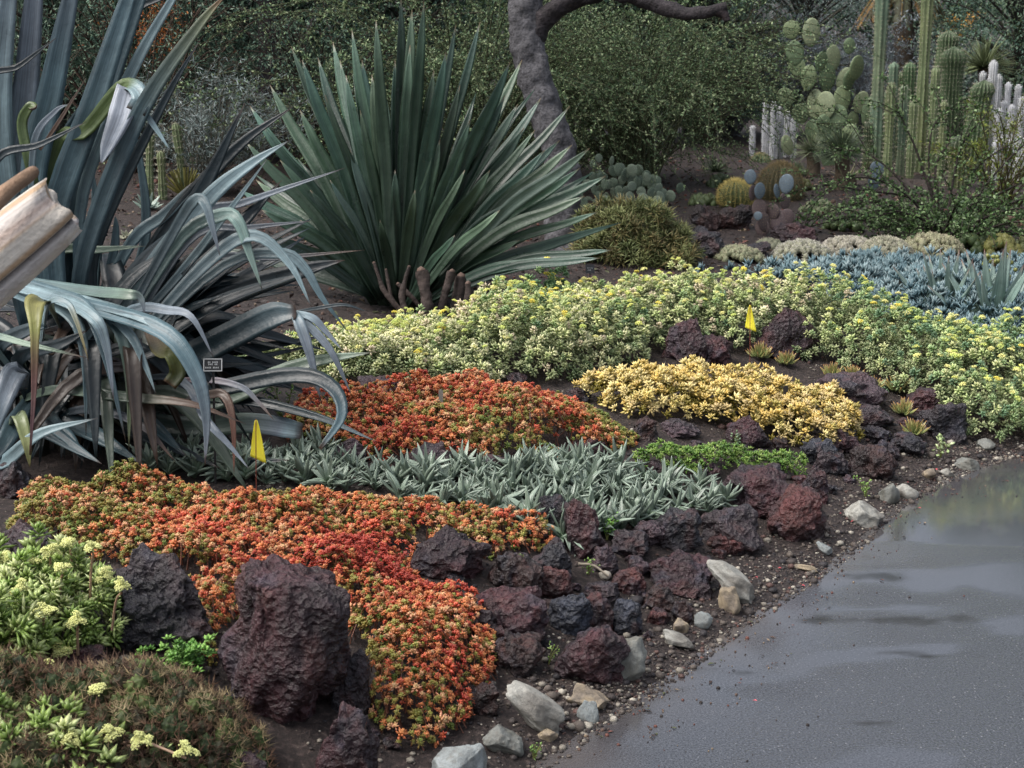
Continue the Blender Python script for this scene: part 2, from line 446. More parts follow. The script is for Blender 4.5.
# path: a level sheet from under the soil edge to four metres out
fx, fy = X.ravel(), Y.ravel()
sg = edge_s(fx, fy)
so_all = -sg
inb = (sg > -4.6) & (sg < 0.17)
# dark rough blotches, measured as ellipses on the ground
dull_spots = np.zeros(len(fx))
for (qx, qy, wx, wy) in [(905, 622, 95, 7), (840, 619, 50, 4), (897, 655, 42, 4), (940, 657, 50, 3), (885, 722, 62, 5), (837, 752, 45, 4), (700, 672, 50, 4), (860, 575, 50, 6), (770, 600, 60, 4)]:
    c0 = flat(qx, qy); rx = abs(flat(qx + wx, qy)[0] - c0[0]); ry = abs(flat(qx, qy - wy)[1] - flat(qx, qy + wy)[1]) / 2
    wx_, wy_ = .5 * rx * n2(fx, fy, 4, 31, 4), .9 * ry * n2(fx, fy, 5, 37, 4)
    dull_spots = np.maximum(dull_spots, 0.52 * np.exp(-(((fx - c0[0] + wx_) / rx) ** 2 + ((fy - c0[1] + wy_) / ry) ** 2)))
fx, fy = X.ravel(), Y.ravel()
film = smooth((n2(fx, fy * .7, 1.5, 51, 4) + .95 * smooth((fy - 3.7) / 1.2) - .50) * 2.0)
film = film * smooth((n2(fx * .45, fy * 2.2, 1.6, 59, 4) + .55) * 1.6)
film = np.maximum(film, .9 * smooth((n2(fx * .6, fy * 1.5, 1.9, 57, 5) - .02) * 3.0))
film = np.clip(np.maximum(film, .85 * np.exp(-(np.maximum(so_all - .06, 0) / .34) ** 2) * smooth((n2(fx, fy, 2.4, 63, 3) + .5) * 1.5)), 0, 1)   # thin standing water further along
so = so_all
mud = np.clip(0.85 * np.exp(-(np.maximum(so, 0) / (0.11 + .08 * n2(fx, fy, 2.2, 19, 2))) ** 1.3) + 0.25 * n2(fx, fy, 5, 9, 3) * np.exp(-np.maximum(so, 0) / 0.3), 0, 1)
mb = MB()
ii = (np.arange(ny - 1)[:, None] * nx + np.arange(nx - 1)[None]).ravel()
fq = np.stack([ii, ii + 1, ii + nx + 1, ii + nx], 1)
fq = fq[inb[fq].all(1)]
us_, inv_ = np.unique(fq, return_inverse=True)
mb.add(np.stack([fx, fy, np.zeros(len(fx))], 1)[us_], inv_.reshape(-1, 4), np.stack([dull_spots, mud, film], 1)[us_])
o = obj('path', mb, M['asphalt']); o['kind'] = 'structure'

# ------------------------------------------------------------------ rocks
import bmesh
_ICO = {}
def ico(n):
    if n not in _ICO:
        bm = bmesh.new(); bmesh.ops.create_icosphere(bm, subdivisions=n, radius=1.0)
        _ICO[n] = (np.array([v.co[:] for v in bm.verts]), np.array([[v.index for v in f.verts] for f in bm.faces])); bm.free()
    return _ICO[n]
PAL = {'maroon': (C(66, 38, 42), C(42, 29, 34)), 'red': (C(76, 41, 40), C(52, 34, 36)), 'dark': (C(37, 36, 42), C(52, 42, 46)),
       'purple': (C(68, 54, 60), C(44, 36, 41)), 'brown': (C(57, 38, 36), C(36, 28, 29)), 'blue': (C(50, 54, 65), C(36, 37, 44)),
       'white': (C(150, 149, 142), C(112, 109, 103)), 'tan': (C(148, 134, 112), C(116, 106, 94)), 'grey': (C(112, 114, 110), C(92, 92, 86)), 'pale': (C(134, 140, 140), C(104, 108, 107))}
rock_i = 0
ROCKS = []
def rock(x0, y0, x1, y1, kind, label, peak=0.0, rot=0.0, deep=0.8, name=None, group=None, sink=0.2, lean=0.0, slab=None):
    """A boulder standing on the ground where the box meets it, sized from the distance."""
    global rock_i
    rock_i += 1
    sd = 100 + rock_i * 7
    rg = np.random.default_rng(sd)
    lava = kind in ('maroon', 'red', 'dark', 'purple', 'brown', 'blue')
    if lava: gw = .07 * (x1 - x0); x0 -= gw; x1 += gw
    P = at((x0 + x1) / 2, y1 - 0.10 * (y1 - y0))
    d = depth(P); m = d / F_PX
    w, hp = (x1 - x0) * m, (y1 - y0) * m
    D = deep * w
    ang = math.atan2(CAM[2] - P[2], P[1])
    H = max((hp - 0.45 * D * math.sin(ang)) / math.cos(ang), 0.32 * w)
    big = (x1 - x0) > 70
    v, f = ico(6 if (x1 - x0) > 110 else 5 if (x1 - x0) > 28 else 4)
    v = v.copy()
    fs = float(np.clip((w / .11) ** .6, .9, 2.4))
    for k in range(rg.integers(9, 14)):                                   # broken faces
        nrm = norm(rg.normal(size=3)); c = rg.uniform(0.5, 0.85)
        ov = np.maximum(v @ nrm - c, 0)
        v -= 0.96 * ov[:, None] * nrm
    if rock_i == 1: v -= np.maximum(v @ norm([.25, -.1, 1.]) - .58, 0)[:, None] * norm([.25, -.1, 1.]) * .9
    n = norm(v)
    v = np.sign(v) * np.abs(v) ** ((.72 if rock_i == 1 else .84 if peak < .4 else 1.0) if lava else .94)
    if lava:
        big_n = fbm(v * 1.7, sd, 3, 0.55)
        wv = v + .25 * np.stack([vnoise(v * 2.3, sd + 1), vnoise(v * 2.3 + 40, sd + 1), vnoise(v * 2.3 + 80, sd + 1)], 1)
        rid = 1 - np.abs(fbm(wv * (2.0 * fs ** .7) + 5, sd + 3, 5, 0.5))
        cell = np.abs(vnoise(v * 7 * fs, sd + 5)) + 0.6 * np.abs(vnoise(v * 15 * fs, sd + 6))
        disp = 0.25 * big_n + 0.17 * (rid - 0.7) / fs ** .5 + (0.032 * (cell - 0.5) + 0.02 * fbm(v * 24 * fs, sd + 9, 3, .6)) / fs
    else:
        big_n = fbm(v * 1.3, sd, 2)
        disp = 0.12 * big_n + 0.05 * fbm(v * 4, sd + 2, 5, 0.55)
    v = v + n * disp[:, None]
    sc = np.abs(v[:, :2]).max(0); v[:, 0] /= sc[0]; v[:, 1] /= sc[1]
    v[:, 2] = (v[:, 2] - v[:, 2].min()) / (v[:, 2].max() - v[:, 2].min())  # 0..1
    if rock_i == 1:                                                       # blunt broken top
        v[:, 2] = np.where(v[:, 2] > .78, .78 + .42 * (v[:, 2] - .78), v[:, 2]); v[:, 2] /= v[:, 2].max()
        v[:, 0] = np.where(v[:, 0] < 0, v[:, 0] * (1 - .34 * smooth((v[:, 2] - .46) / .22)), v[:, 0] * (1 - .10 * smooth((v[:, 2] - .6) / .4)))
    if peak:                                                              # narrower at the top
        tp = 1 - peak * np.clip(v[:, 2], 0, 1) ** 1.4
        v[:, 0] *= tp; v[:, 1] *= tp
    v[:, 0] += lean * v[:, 2]
    V = np.stack([v[:, 0] * w / 2, v[:, 1] * D / 2, (v[:, 2] - sink) * H / (1 - sink)], 1)
    if rot:
        c, s = math.cos(rot), math.sin(rot)
        V[:, :2] = V[:, :2] @ np.array([[c, s], [-s, c]])
    if slab:                                                              # a long stone lying tilted in the soil
        L_, T_, ro = slab[0] * .88, slab[1] * .85, slab[2]
        V = np.stack([v[:, 0] * L_ * m / 2, v[:, 1] * T_ * m * .7, (v[:, 2] - .5) * T_ * m], 1)
        cr_, sr_ = math.cos(math.radians(ro)), math.sin(math.radians(ro))
        V[:, 0], V[:, 2] = V[:, 0] * cr_ + V[:, 2] * sr_, -V[:, 0] * sr_ + V[:, 2] * cr_
        cc_ = pt((x0 + x1) / 2, (y0 + y1) / 2 + 3, d) + np.array([0, T_ * m * .25, -.12 * T_ * m])
    c1, c2 = PAL[kind]
    mixv = smooth(0.5 + 0.9 * fbm(v * 1.5 + 9, sd + 20, 3))[:, None]
    colr = c1 * mixv + c2 * (1 - mixv)
    if lava:
        rust = smooth((fbm(v * 2.2 + 31, sd + 40, 3) - 0.25) * 2)[:, None]
        colr = colr * (1 - 0.28 * rust) + C(92, 56, 50) * 0.28 * rust
        blu = smooth((fbm(v * 2.0 - 11, sd + 50, 3) - 0.3) * 2)[:, None]
        colr = colr * (1 - 0.4 * blu) + C(56, 60, 73) * 0.4 * blu
    else:
        lich = smooth((fbm(v * 6 + 3, sd + 41, 4, .6) - 0.3) * 3)[:, None]
        colr = colr * (1 - 0.4 * lich) + C(96, 92, 84) * 0.4 * lich
        soilm = smooth((0.35 - v[:, 2]) / 0.3)[:, None] * 0.25
        colr = colr * (1 - soilm) + C(80, 68, 60) * soilm
    O = P + np.array([0, 0.36 * D, 0]); O[2] = min(P[2], tz(O[0], O[1]))
    if slab: V = V + (cc_ - O)
    mb = MB(); mb.add(V + O, f, colr)
    o = obj(name or ('lava_rock' if lava else 'border_stone'), mb, M['lava' if lava else 'stone'], origin=O)
    ROCKS.append((O, w, H))
    return tag(o, label, 'rock' if lava else 'stone', group or ('lava rocks edging the beds' if lava else 'pale stones along the path'))

# front left
rock(198, 572, 344, 735, 'maroon', 'tall knobbly maroon lava boulder standing between the spiny cactus and orange sedum', 0.0, 0, 0.7, lean=0.03)
rock(90, 553, 206, 662, 'dark', 'large black lava boulder behind the lime green sedum bush', 0.2, 0, 0.7, lean=-.1)
rock(-8, 523, 46, 578, 'purple', 'greyish purple lava rock above the lime green sedum at the left edge', 0.1)
rock(-10, 463, 30, 503, 'dark', 'dark lava rock under the big agave at the left corner of the orange sedum', 0.2)
rock(45, 645, 112, 682, 'maroon', 'low maroon lava rock between the lime sedum bush and the spiny cactus mat')
rock(312, 710, 374, 800, 'maroon', 'rounded maroon lava rock below the tall knobbly boulder at the bottom edge')
rock(326, 655, 372, 722, 'dark', 'dark lava rock tucked between the tall knobbly boulder and trailing orange sedum', 0.2)
rock(190, 752, 262, 800, 'purple', 'low purplish lava rock at the bottom edge beside the spiny cactus', 0.1)
rock(-12, 725, 14, 768, 'dark', 'dark lava rock at the very bottom left corner behind green rosettes')
# middle border, near part
rock(408, 530, 492, 588, 'maroon', 'broad maroon lava rock under the notch in the front orange sedum', 0.2)
rock(488, 552, 542, 602, 'brown', 'flat brown lava rock behind the small green weed sprig', 0.1)
rock(528, 543, 578, 590, 'dark', 'charcoal lava rock above the small rust red one at the sedum tip', 0.15)
rock(530, 568, 572, 605, 'red', 'rust red lava rock just right of the green weed sprig', 0.15)
rock(472, 592, 555, 650, 'maroon', 'wide maroon and grey lava rock below the green weed sprig', 0.1)
rock(468, 610, 512, 652, 'maroon', 'slanting maroon lava rock touching the orange sedum edge', 0.2, lean=-.2)
rock(490, 635, 543, 679, 'brown', 'dark brown lava rock with undercut base above the long white stone', 0.0)
rock(545, 595, 596, 642, 'blue', 'blue grey lava rock behind the big maroon one at the asphalt edge', 0.1)
rock(582, 596, 616, 640, 'red', 'reddish lava rock squeezed between two blue grey lava rocks', 0.1)
rock(608, 600, 648, 640, 'blue', 'blue grey lava rock right of the reddish squeezed one', 0.15)
rock(558, 628, 632, 693, 'maroon', 'big smooth maroon lava rock sitting right at the asphalt edge', 0.12)
rock(466, 683, 500, 720, 'brown', 'small dark lava rock hidden under the overhanging orange sedum tip', 0.1)
rock(534, 497, 570, 537, 'dark', 'dark lava rock at the right tip of the front orange sedum', 0.2)
rock(562, 503, 604, 565, 'maroon', 'tall maroon lava rock in front of the silver rosettes', 0.15)
rock(589, 545, 618, 577, 'purple', 'rounded greyish lava rock at the foot of the tall maroon one', 0.2)
rock(605, 532, 652, 563, 'dark', 'charcoal lava rock at the front edge of the silver rosettes', 0.25)
rock(628, 522, 668, 550, 'purple', 'purplish lava rock between charcoal neighbours below the silver rosettes', 0.1)
rock(652, 510, 702, 556, 'dark', 'dark rough lava rock beneath the rightmost silver rosettes', 0.1)
rock(609, 570, 646, 598, 'red', 'small rust red lava rock beside the dry white twig', 0.15)
rock(584, 582, 627, 607, 'dark', 'low dark lava rock in front of the dry white twig', 0.1)
rock(628, 558, 652, 580, 'purple', 'small purplish lava rock below the charcoal one by the silver rosettes', 0.1)
rock(648, 553, 722, 600, 'maroon', 'long maroon lava rock behind the slanting white slab', 0.05)
rock(643, 586, 676, 615, 'brown', 'small brown lava rock below the long maroon one', 0.15)
rock(672, 600, 694, 627, 'brown', 'little dark brown lava rock beside the cream stone', 0.1)
rock(648, 610, 672, 627, 'red', 'tiny reddish lava rock above the flat white stone by the path', 0.1)
# middle border, far part
rock(633, 418, 664, 444, 'brown', 'brown lava rock between second orange sedum and yellow sedum', 0.2)
rock(658, 420, 701, 441, 'purple', 'flat purple grey lava rock below the yellow sedum', 0.1)
rock(722, 417, 774, 453, 'maroon', 'cone shaped maroon lava rock poking up before the yellow sedum', 0.5)
rock(798, 440, 840, 472, 'blue', 'flat topped blue grey lava rock below the yellow sedum corner', 0.1)
rock(806, 436, 848, 456, 'brown', 'low brown lava rock directly under the yellow sedum corner', 0.1)
rock(684, 459, 722, 481, 'maroon', 'maroon lava rock between silver rosettes and bright green ground cover', 0.3)
rock(646, 461, 668, 477, 'maroon', 'small maroon lava rock peeping over the silver rosettes', 0.2)
rock(720, 470, 802, 524, 'maroon', 'large craggy maroon lava rock in front of the bright green ground cover', 0.05)
rock(763, 488, 828, 548, 'red', 'reddish craggy lava rock facing the path below the large maroon one', 0.1)
rock(800, 468, 830, 506, 'maroon', 'upright maroon lava rock right of the large craggy one', 0.2)
rock(703, 510, 764, 559, 'dark', 'dark craggy lava rock left of the reddish one facing the path', 0.1)
rock(710, 533, 750, 559, 'red', 'small red fronted lava rock above the slanting white slab', 0.1)
rock(814, 375, 890, 413, 'purple', 'smooth domed purple lava rock beside the little aloes', 0.15)
rock(851, 406, 898, 431, 'dark', 'dark ledge of lava rock below the smooth purple dome', 0.05)
rock(860, 426, 901, 448, 'dark', 'charcoal lava rock under the dark ledge below the purple dome', 0.1)
rock(893, 434, 934, 460, 'dark', 'dark oval lava rock below the orange tipped aloe', 0.1)
rock(870, 441, 902, 462, 'purple', 'small purple lava rock left of the dark oval one', 0.1)
rock(908, 388, 956, 422, 'maroon', 'maroon lava rock under the far right sedum bushes', 0.2)
rock(924, 405, 974, 449, 'dark', 'charcoal lava rock at the far right end of the border', 0.15)
rock(850, 446, 901, 484, 'brown', 'dark brown lava rock on the soil slope left of the weeds', 0.2)
rock(820, 428, 860, 460, 'maroon', 'maroon lava rock right of the yellow sedum corner', 0.1)
rock(815, 450, 852, 478, 'dark', 'dark lava rock below the maroon one right of the yellow sedum', 0.1)
# among the beds
rock(752, 310, 840, 370, 'maroon', 'big dark peaked lava rock rising behind the yellow flag', 0.62, lean=-0.1)
rock(664, 322, 716, 368, 'maroon', 'dark maroon lava rock left of the yellow flag among pale sedum', 0.4)
rock(695, 337, 742, 370, 'maroon', 'lower maroon lava rock behind the yellow sedum', 0.3)
rock(594, 347, 622, 367, 'dark', 'small dark lava rock in the pale sedum above the yellow sedum', 0.2)
rock(560, 388, 592, 406, 'dark', 'small dark lava rock between the second orange sedum and yellow sedum', 0.2)
rock(400, 444, 456, 478, 'purple', 'grey topped lava rock between the two orange sedum patches', 0.2)
rock(468, 455, 509, 477, 'maroon', 'low maroon lava rock half hidden by silver rosettes', 0.1)
rock(565, 438, 609, 461, 'maroon', 'maroon lava rock at the lower corner of the second orange sedum', 0.2)
rock(348, 378, 399, 405, 'purple', 'purplish lava rock at the back left of the second orange sedum', 0.25)
rock(323, 440, 364, 468, 'purple', 'purplish lava rock at the tip of the long agave leaves', 0.2)
rock(505, 374, 529, 390, 'purple', 'small purple lava rock behind the second orange sedum', 0.2)
rock(690, 206, 724, 234, 'brown', 'brown lava rock lying left in front of the golden barrel cactus', 0.3)
rock(718, 206, 758, 233, 'brown', 'brown lava rock lying right in front of the golden barrel cactus', 0.3)
rock(676, 228, 724, 260, 'dark', 'black lava slab right of the spiky bush', 0.1)
rock(740, 243, 774, 262, 'dark', 'black lava rock behind the grey knobby cactus clump', 0.1)
rock(768, 224, 818, 250, 'maroon', 'low maroon lava rock right of the blue padded prickly pear', 0.2)
rock(884, 262, 914, 284, 'dark', 'dark lava rock inside the blue chalky succulents', 0.2)
# pale stones along the path
rock(494, 676, 582, 738, 'white', 'long whitish stone lying aslant below the brown undercut rock', 0.1, -0.5, 0.55, slab=(100, 40, 36))
rock(565, 680, 614, 712, 'tan', 'tan stone below the big smooth maroon rock at the asphalt edge', 0.2, -0.4, 0.6, slab=(54, 28, 24))
rock(476, 720, 530, 758, 'grey', 'grey stone near the bottom edge left of the path', 0.15, -0.4, 0.7, slab=(56, 34, 28))
rock(428, 750, 490, 800, 'pale', 'pale rounded stone cut by the bottom edge', 0.15)
rock(536, 730, 560, 744, 'tan', 'little tan stone right of the grey one near the bottom edge', 0.1)
rock(608, 640, 650, 686, 'grey', 'grey rounded stone behind the big smooth maroon rock', 0.15)
rock(572, 702, 600, 724, 'pale', 'flat bluish grey stone set at the asphalt edge', 0.0, -0.4, 0.6, sink=0.5)
rock(702, 551, 766, 606, 'white', 'slanting white slab leaning by the long maroon rock', 0.15, -0.5, 0.45, slab=(84, 28, 40))
rock(718, 590, 744, 617, 'tan', 'cream stone below the slanting white slab', 0.15)
rock(692, 613, 714, 630, 'pale', 'small pale blue stone left below the cream stone', 0.1)
rock(656, 624, 697, 649, 'white', 'flat white stone near the path left of the pale blue one', 0.1, -0.4, 0.6, slab=(44, 18, 24))
rock(672, 620, 690, 636, 'tan', 'small cream stone half behind the flat white one', 0.1)
rock(813, 535, 840, 557, 'pale', 'thin pale flake of stone on the soil below the craggy red rock', 0.1, -0.6, 0.5, slab=(28, 11, 38))
rock(786, 557, 820, 572, 'tan', 'flat buff stone flush with the soil beside the asphalt', 0.0, -0.3, 0.5, sink=0.4, slab=(36, 9, 12))
rock(843, 492, 889, 530, 'white', 'large white stone standing by the path bend', 0.15, -0.3, 0.6, slab=(50, 30, 20))
rock(895, 485, 921, 502, 'white', 'white stone right of the large white one at the path bend', 0.1)
rock(876, 485, 902, 505, 'grey', 'grey stone just right of the large white one', 0.1)
rock(955, 451, 984, 473, 'grey', 'striated grey stone at the foot of the charcoal end rock', 0.1, -0.4, 0.6, slab=(32, 20, 24))
rock(975, 439, 998, 452, 'grey', 'low grey stone at the far right soil edge', 0.1)
rock(938, 463, 960, 479, 'white', 'small white stone left of the striated grey one', 0.1, -0.4, 0.6, slab=(23, 12, 30))
rock(923, 469, 939, 481, 'tan', 'tiny buff stone left of the small white one by the path', 0.1)

# small fragments wedged between the border rocks
RB = 'small lava fragment wedged among the bigger rocks of the border'
for (qx, qy, qw) in [(455, 588, 20), (512, 600, 16), (548, 612, 18), (574, 592, 14), (600, 610, 16), (622, 586, 18), (560, 560, 16), (520, 566, 18), (640, 600, 14), (660, 586, 16), (690, 570, 18), (720, 560, 16), (735, 530, 20), (715, 506, 18), (690, 500, 16), (760, 462, 18), (782, 452, 20), (800, 486, 16), (842, 470, 16), (846, 440, 18), (880, 420, 14), (905, 428, 14), (832, 496, 16), (850, 485, 14), (700, 452, 16), (745, 455, 14), (545, 545, 18), (632, 565, 14), (500, 668, 14), (548, 650, 16), (600, 640, 14), (460, 664, 16), (442, 690, 18), (390, 752, 20), (372, 740, 16), (648, 640, 12), (888, 452, 14), (915, 440, 12), (812, 512, 14), (780, 470, 14), (575, 610, 14), (530, 610, 14), (675, 548, 14)]:
    rock(qx - qw / 2, qy - qw * .7, qx + qw / 2, qy, ('dark', 'maroon', 'purple', 'brown', 'red')[int(rng.integers(0, 5))], RB, 0.1, group='small lava fragments in the border')
# loose grit and gravel on the soil strip
def blob(n=1):
    v, f = ico(n); v = v.copy(); v += 0.18 * norm(v) * fbm(v * 1.6, 77, 2)[:, None]; return v, f, np.ones((len(v), 3))
mb = MB()
NG = 20000
ci = rng.integers(28, 140, NG)
sv = np.where(R(NG) < .6, np.abs(rng.normal(0.0, 0.2, NG)) - 0.05, U(0, 1.6, NG))
gxy = EDGE[ci] + R((NG, 1)) * (EDGE[np.minimum(ci + 1, len(EDGE) - 1)] - EDGE[ci])
dirs = norm(EDGE[np.minimum(ci + 1, len(EDGE) - 1)] - EDGE[ci])
gxy = gxy + np.stack([-dirs[:, 1], dirs[:, 0]], 1) * sv[:, None] * np.array([1.0, 1.0])
keep = (gxy[:, 1] > 2.4) & (gxy[:, 1] < 9); gxy = gxy[keep]
gz = np.maximum(terr(gxy[:, 0], gxy[:, 1]), 0)
Sz = 0.0032 * np.exp(rng.normal(0, 0.6, len(gxy)))
th = U(0, 6.28, len(gxy))
Rm = np.zeros((len(gxy), 3, 3)); Rm[:, 0, 0] = np.cos(th); Rm[:, 0, 1] = -np.sin(th); Rm[:, 1, 0] = np.sin(th); Rm[:, 1, 1] = np.cos(th); Rm[:, 2, 2] = U(.5, .9, len(gxy))
palette = np.array([C(60, 54, 52), C(84, 76, 70), C(124, 118, 108), C(46, 43, 45), C(82, 62, 57), C(156, 150, 138)])
mb.scatter(blob(1), np.stack([gxy[:, 0], gxy[:, 1], gz + Sz * .3], 1), Rm, Sz, palette[rng.choice(6, len(gxy), p=[.3, .25, .14, .17, .08, .06])])
tag(obj('gravel', mb, M['stone']), 'loose dark grit and small gravel scattered on the wet soil beside the asphalt', 'gravel', kind='stuff')

# ------------------------------------------------------------------ leaf and rosette pieces
def spindle(L, W, T, bend=0.0, n=4):
    """plump succulent leaf along +x: base point, ring, tip"""
    ring = [(0.58 * L, W / 2, 0), (0.52 * L, 0, T * 0.6), (0.58 * L, -W / 2, 0), (0.52 * L, 0, -T * 0.5)]
    v = np.array([(0, 0, 0)] + ring + [(L, 0, 0)], float)
    v[:, 2] += bend * (v[:, 0] / L) ** 2 * L
    f = np.array([(0, 2, 1), (0, 3, 2), (0, 4, 3), (0, 1, 4), (5, 1, 2), (5, 2, 3), (5, 3, 4), (5, 4, 1)])
    return v, f
def rotz(a): c, s = math.cos(a), math.sin(a); return np.array([[c, -s, 0], [s, c, 0], [0, 0, 1]])
def roty(a): c, s = math.cos(a), math.sin(a); return np.array([[c, 0, s], [0, 1, 0], [-s, 0, c]])
def rosette(n, L, W, T, e0, e1, cb, ct, seed, rise=0.0, bend=0.0, lvar=0.2, tipw=1.0):
    """n leaves spiralling from flat (e0) to upright (e1); unit colours cb (base) -> ct (tip)"""
    rg = np.random.default_rng(seed)
    V, Fc, Cc = [], [], []
    for k in range(n):
        t = k / max(n - 1, 1)
        el = e0 + (e1 - e0) * t + rg.normal(0, 0.08)
        ll = L * (1 - 0.35 * t) * (1 + rg.uniform(-lvar, lvar))
        v, f = spindle(ll, W * rg.uniform(.85, 1.15), T, bend)
        v = v @ roty(-el).T
        v = v @ rotz(k * 2.39996 + rg.normal(0, .15)).T
        v[:, 2] += rise * t
        c = np.stack([cb, (np.array(cb) + ct) / 2, (np.array(cb) + ct) / 2, (np.array(cb) + ct) / 2, (np.array(cb) + ct) / 2, ct]) * rg.uniform(.88, 1.12)
        V.append(v); Fc.append(f + 6 * k); Cc.append(c)
    return np.concatenate(V), np.concatenate(Fc), np.concatenate(Cc)

def frames(nrm, tilt=0.25, spin=True):
    """rotation matrices taking +z to the given normals with a random spin"""
    n = norm(nrm + rng.normal(0, tilt, nrm.shape))
    a = norm(rng.normal(size=n.shape))
    x = norm(np.cross(a, n)); y = np.cross(n, x)
    return np.stack([x, y, n], 2)

# ------------------------------------------------------------------ planted mats
class Mat:
    hs = None
    def __init__(s, poly, H, edge, lump=0.25, lsc=3.5, seed=1):
        pts = np.array([at(p[0], p[1], p[2] if len(p) > 2 else 0.0)[:2] for p in poly])
        s.P = pts; s.H, s.e, s.lump, s.lsc, s.seed = H, edge, lump, lsc, seed
    def inside(s, x, y):
        r = np.zeros(len(x), bool); P = s.P
        for i in range(len(P)):
            a, b = P[i], P[i - 1]
            cnd = ((a[1] > y) != (b[1] > y))
            r ^= cnd & (x < (b[0] - a[0]) * (y - a[1]) / (b[1] - a[1] + 1e-12) + a[0])
        return r
    def dist(s, x, y): return seg_dist(x, y, s.P, np.roll(s.P, -1, 0))[0]
    def h(s, x, y, d=None):
        d = s.dist(x, y) if d is None else d
        u = np.clip(d / s.e, 0, 1)
        k = 1.0 if s.hs is None else s.hs(x, y)
        return k * s.H * np.sqrt(np.clip(1 - (1 - u) ** 2, 0, 1)) * (1 + s.lump * n2(x, y, s.lsc, s.seed, 2))
    def sample(s, n):
        lo, hi = s.P.min(0), s.P.max(0)
        X, Y = [], []; got = 0
        while got < n:
            x, y = U(lo[0], hi[0], n), U(lo[1], hi[1], n)
            wob = 0.35 * s.e * n2(x, y, 7.0, s.seed + 4, 2)
            k = s.inside(x, y) & (s.dist(x, y) > wob)
            X.append(x[k]); Y.append(y[k]); got += k.sum()
        return np.concatenate(X)[:n], np.concatenate(Y)[:n]
    def area(s):
        P = s.P; Q = np.roll(P, -1, 0); return abs((P[:, 0] * Q[:, 1] - Q[:, 0] * P[:, 1]).sum()) / 2
    def place(s, dens, low=0.35):
        """points on the mat's rounded top and sides plus a looser layer below"""
        n = int(s.area() * dens)
        x, y = s.sample(n)
        d = s.dist(x, y); h = s.h(x, y, d); eps = 0.02
        hx = (s.h(x + eps, y) - h) / eps; hy = (s.h(x, y + eps) - h) / eps
        nrm = norm(np.stack([-hx, -hy, np.full(n, 1.3)], 1))
        z = terr(x, y)
        f = 1 + rng.normal(0, 0.06, n)
        m = R(n) < low * np.where(d < s.e * 1.5, 1.6, 0.6)
        f = np.where(m, U(0.25, 0.9, n), f)
        return np.stack([x, y, z + h * f], 1), nrm, d, f

# --- orange red stonecrop
RED1 = [rosette(18, .0175, .0068, .006, .15, 1.35, (1, 1, 1), (1.0, 1.0, 1.0), 31 + k, .006) for k in range(3)]
for tp in RED1:                                                        # tips redder than the leaf base
    t = np.clip(np.linalg.norm(tp[0][:, :2], axis=1) / .016, 0, 1)[:, None]
    tp[2][:] = tp[2] * (np.array([.9, 1.4, .95]) * (1 - t) + np.array([1.10, .88, .92]) * t)
def orange_mat(name, poly, label, seed, H=.10, dens=6800, green=0.0, sc=.70):
    mt = Mat(poly, H, .16, .65, 4.2, seed)
    P, nrm, d, f = mt.place(dens, .38)
    kp = n2(P[:, 0], P[:, 1], 6.0, seed + 80, 2) > -.72; P, nrm, d, f = P[kp], nrm[kp], d[kp], f[kp]
    x, y = P[:, 0], P[:, 1]
    g = n2(x, y, 1.6, seed + 60, 3) + 0.5 * n2(x, y, 7.0, seed + 61, 2) + rng.normal(0, .35, len(x)) + green
    red, org, olive, grn = C(194, 84, 64), C(196, 112, 76), C(144, 124, 68), C(112, 116, 58)
    pal = np.array([red, C(170, 62, 52), org, C(206, 146, 118), olive, grn])
    idx = np.select([g < -.6, g < -.3, g < .18, g < .38, g < .95], [1, 0, 2, 3, 4], 5)
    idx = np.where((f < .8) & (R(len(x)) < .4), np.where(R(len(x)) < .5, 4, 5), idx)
    tint = pal[idx] * U(.8, 1.15, len(x))[:, None]
    mb = MB()
    which = rng.integers(0, 3, len(x))
    for k in range(3):
        m = which == k
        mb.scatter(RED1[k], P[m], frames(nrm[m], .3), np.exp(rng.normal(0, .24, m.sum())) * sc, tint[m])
    ns = int(len(x) * .25); j = rng.choice(len(x), ns)                # little stalks under the heads
    stem = (np.array([(0, 0, 0), (.003, 0, 0), (0, .003, 0), (0, 0, -.06), (.003, 0, -.06), (0, .003, -.06)]), np.array([(0, 1, 4, 3), (1, 2, 5, 4), (2, 0, 3, 5)]), np.ones((6, 3)))
    mb.scatter(stem, P[j], frames(np.tile([0, 0, 1.], (ns, 1)), .3), 1.0, C(112, 70, 52))
    tag(obj(name, mb, M['sedum']), label, 'sedum', kind='stuff')
    return mt
H1 = .09
front_poly = [(4, 520, .08), (10, 485, H1), (30, 466, H1), (120, 462, H1), (170, 470, H1), (210, 478, H1), (300, 476, H1), (340, 484, H1), (400, 486, H1), (470, 494, H1), (520, 505, H1), (556, 520, .06), (562, 540, .02), (530, 556), (490, 560), (440, 556), (410, 572), (430, 588), (480, 604), (500, 640), (494, 690), (470, 726), (430, 752), (396, 758), (372, 720), (352, 670), (340, 630), (300, 612), (255, 620), (215, 668), (186, 664), (190, 610), (150, 580), (100, 566), (40, 552)]
orange_mat('orange_sedum', front_poly, 'larger front carpet of orange red sedum around the tall knobbly boulder', 1)
orange_mat('orange_sedum', [(268, 432, .03), (288, 400, .08), (330, 398, .08), (352, 394, .08), (400, 386, .1), (440, 380, .1), (500, 384, .1), (560, 388, .1), (600, 404, .08), (640, 432, .04), (632, 450), (566, 462), (500, 464), (440, 466), (390, 466), (330, 452), (290, 446)],
           'smaller orange red sedum patch behind the silver rosettes and below the pale sedum', 2, .12, 5200, .22, .78)

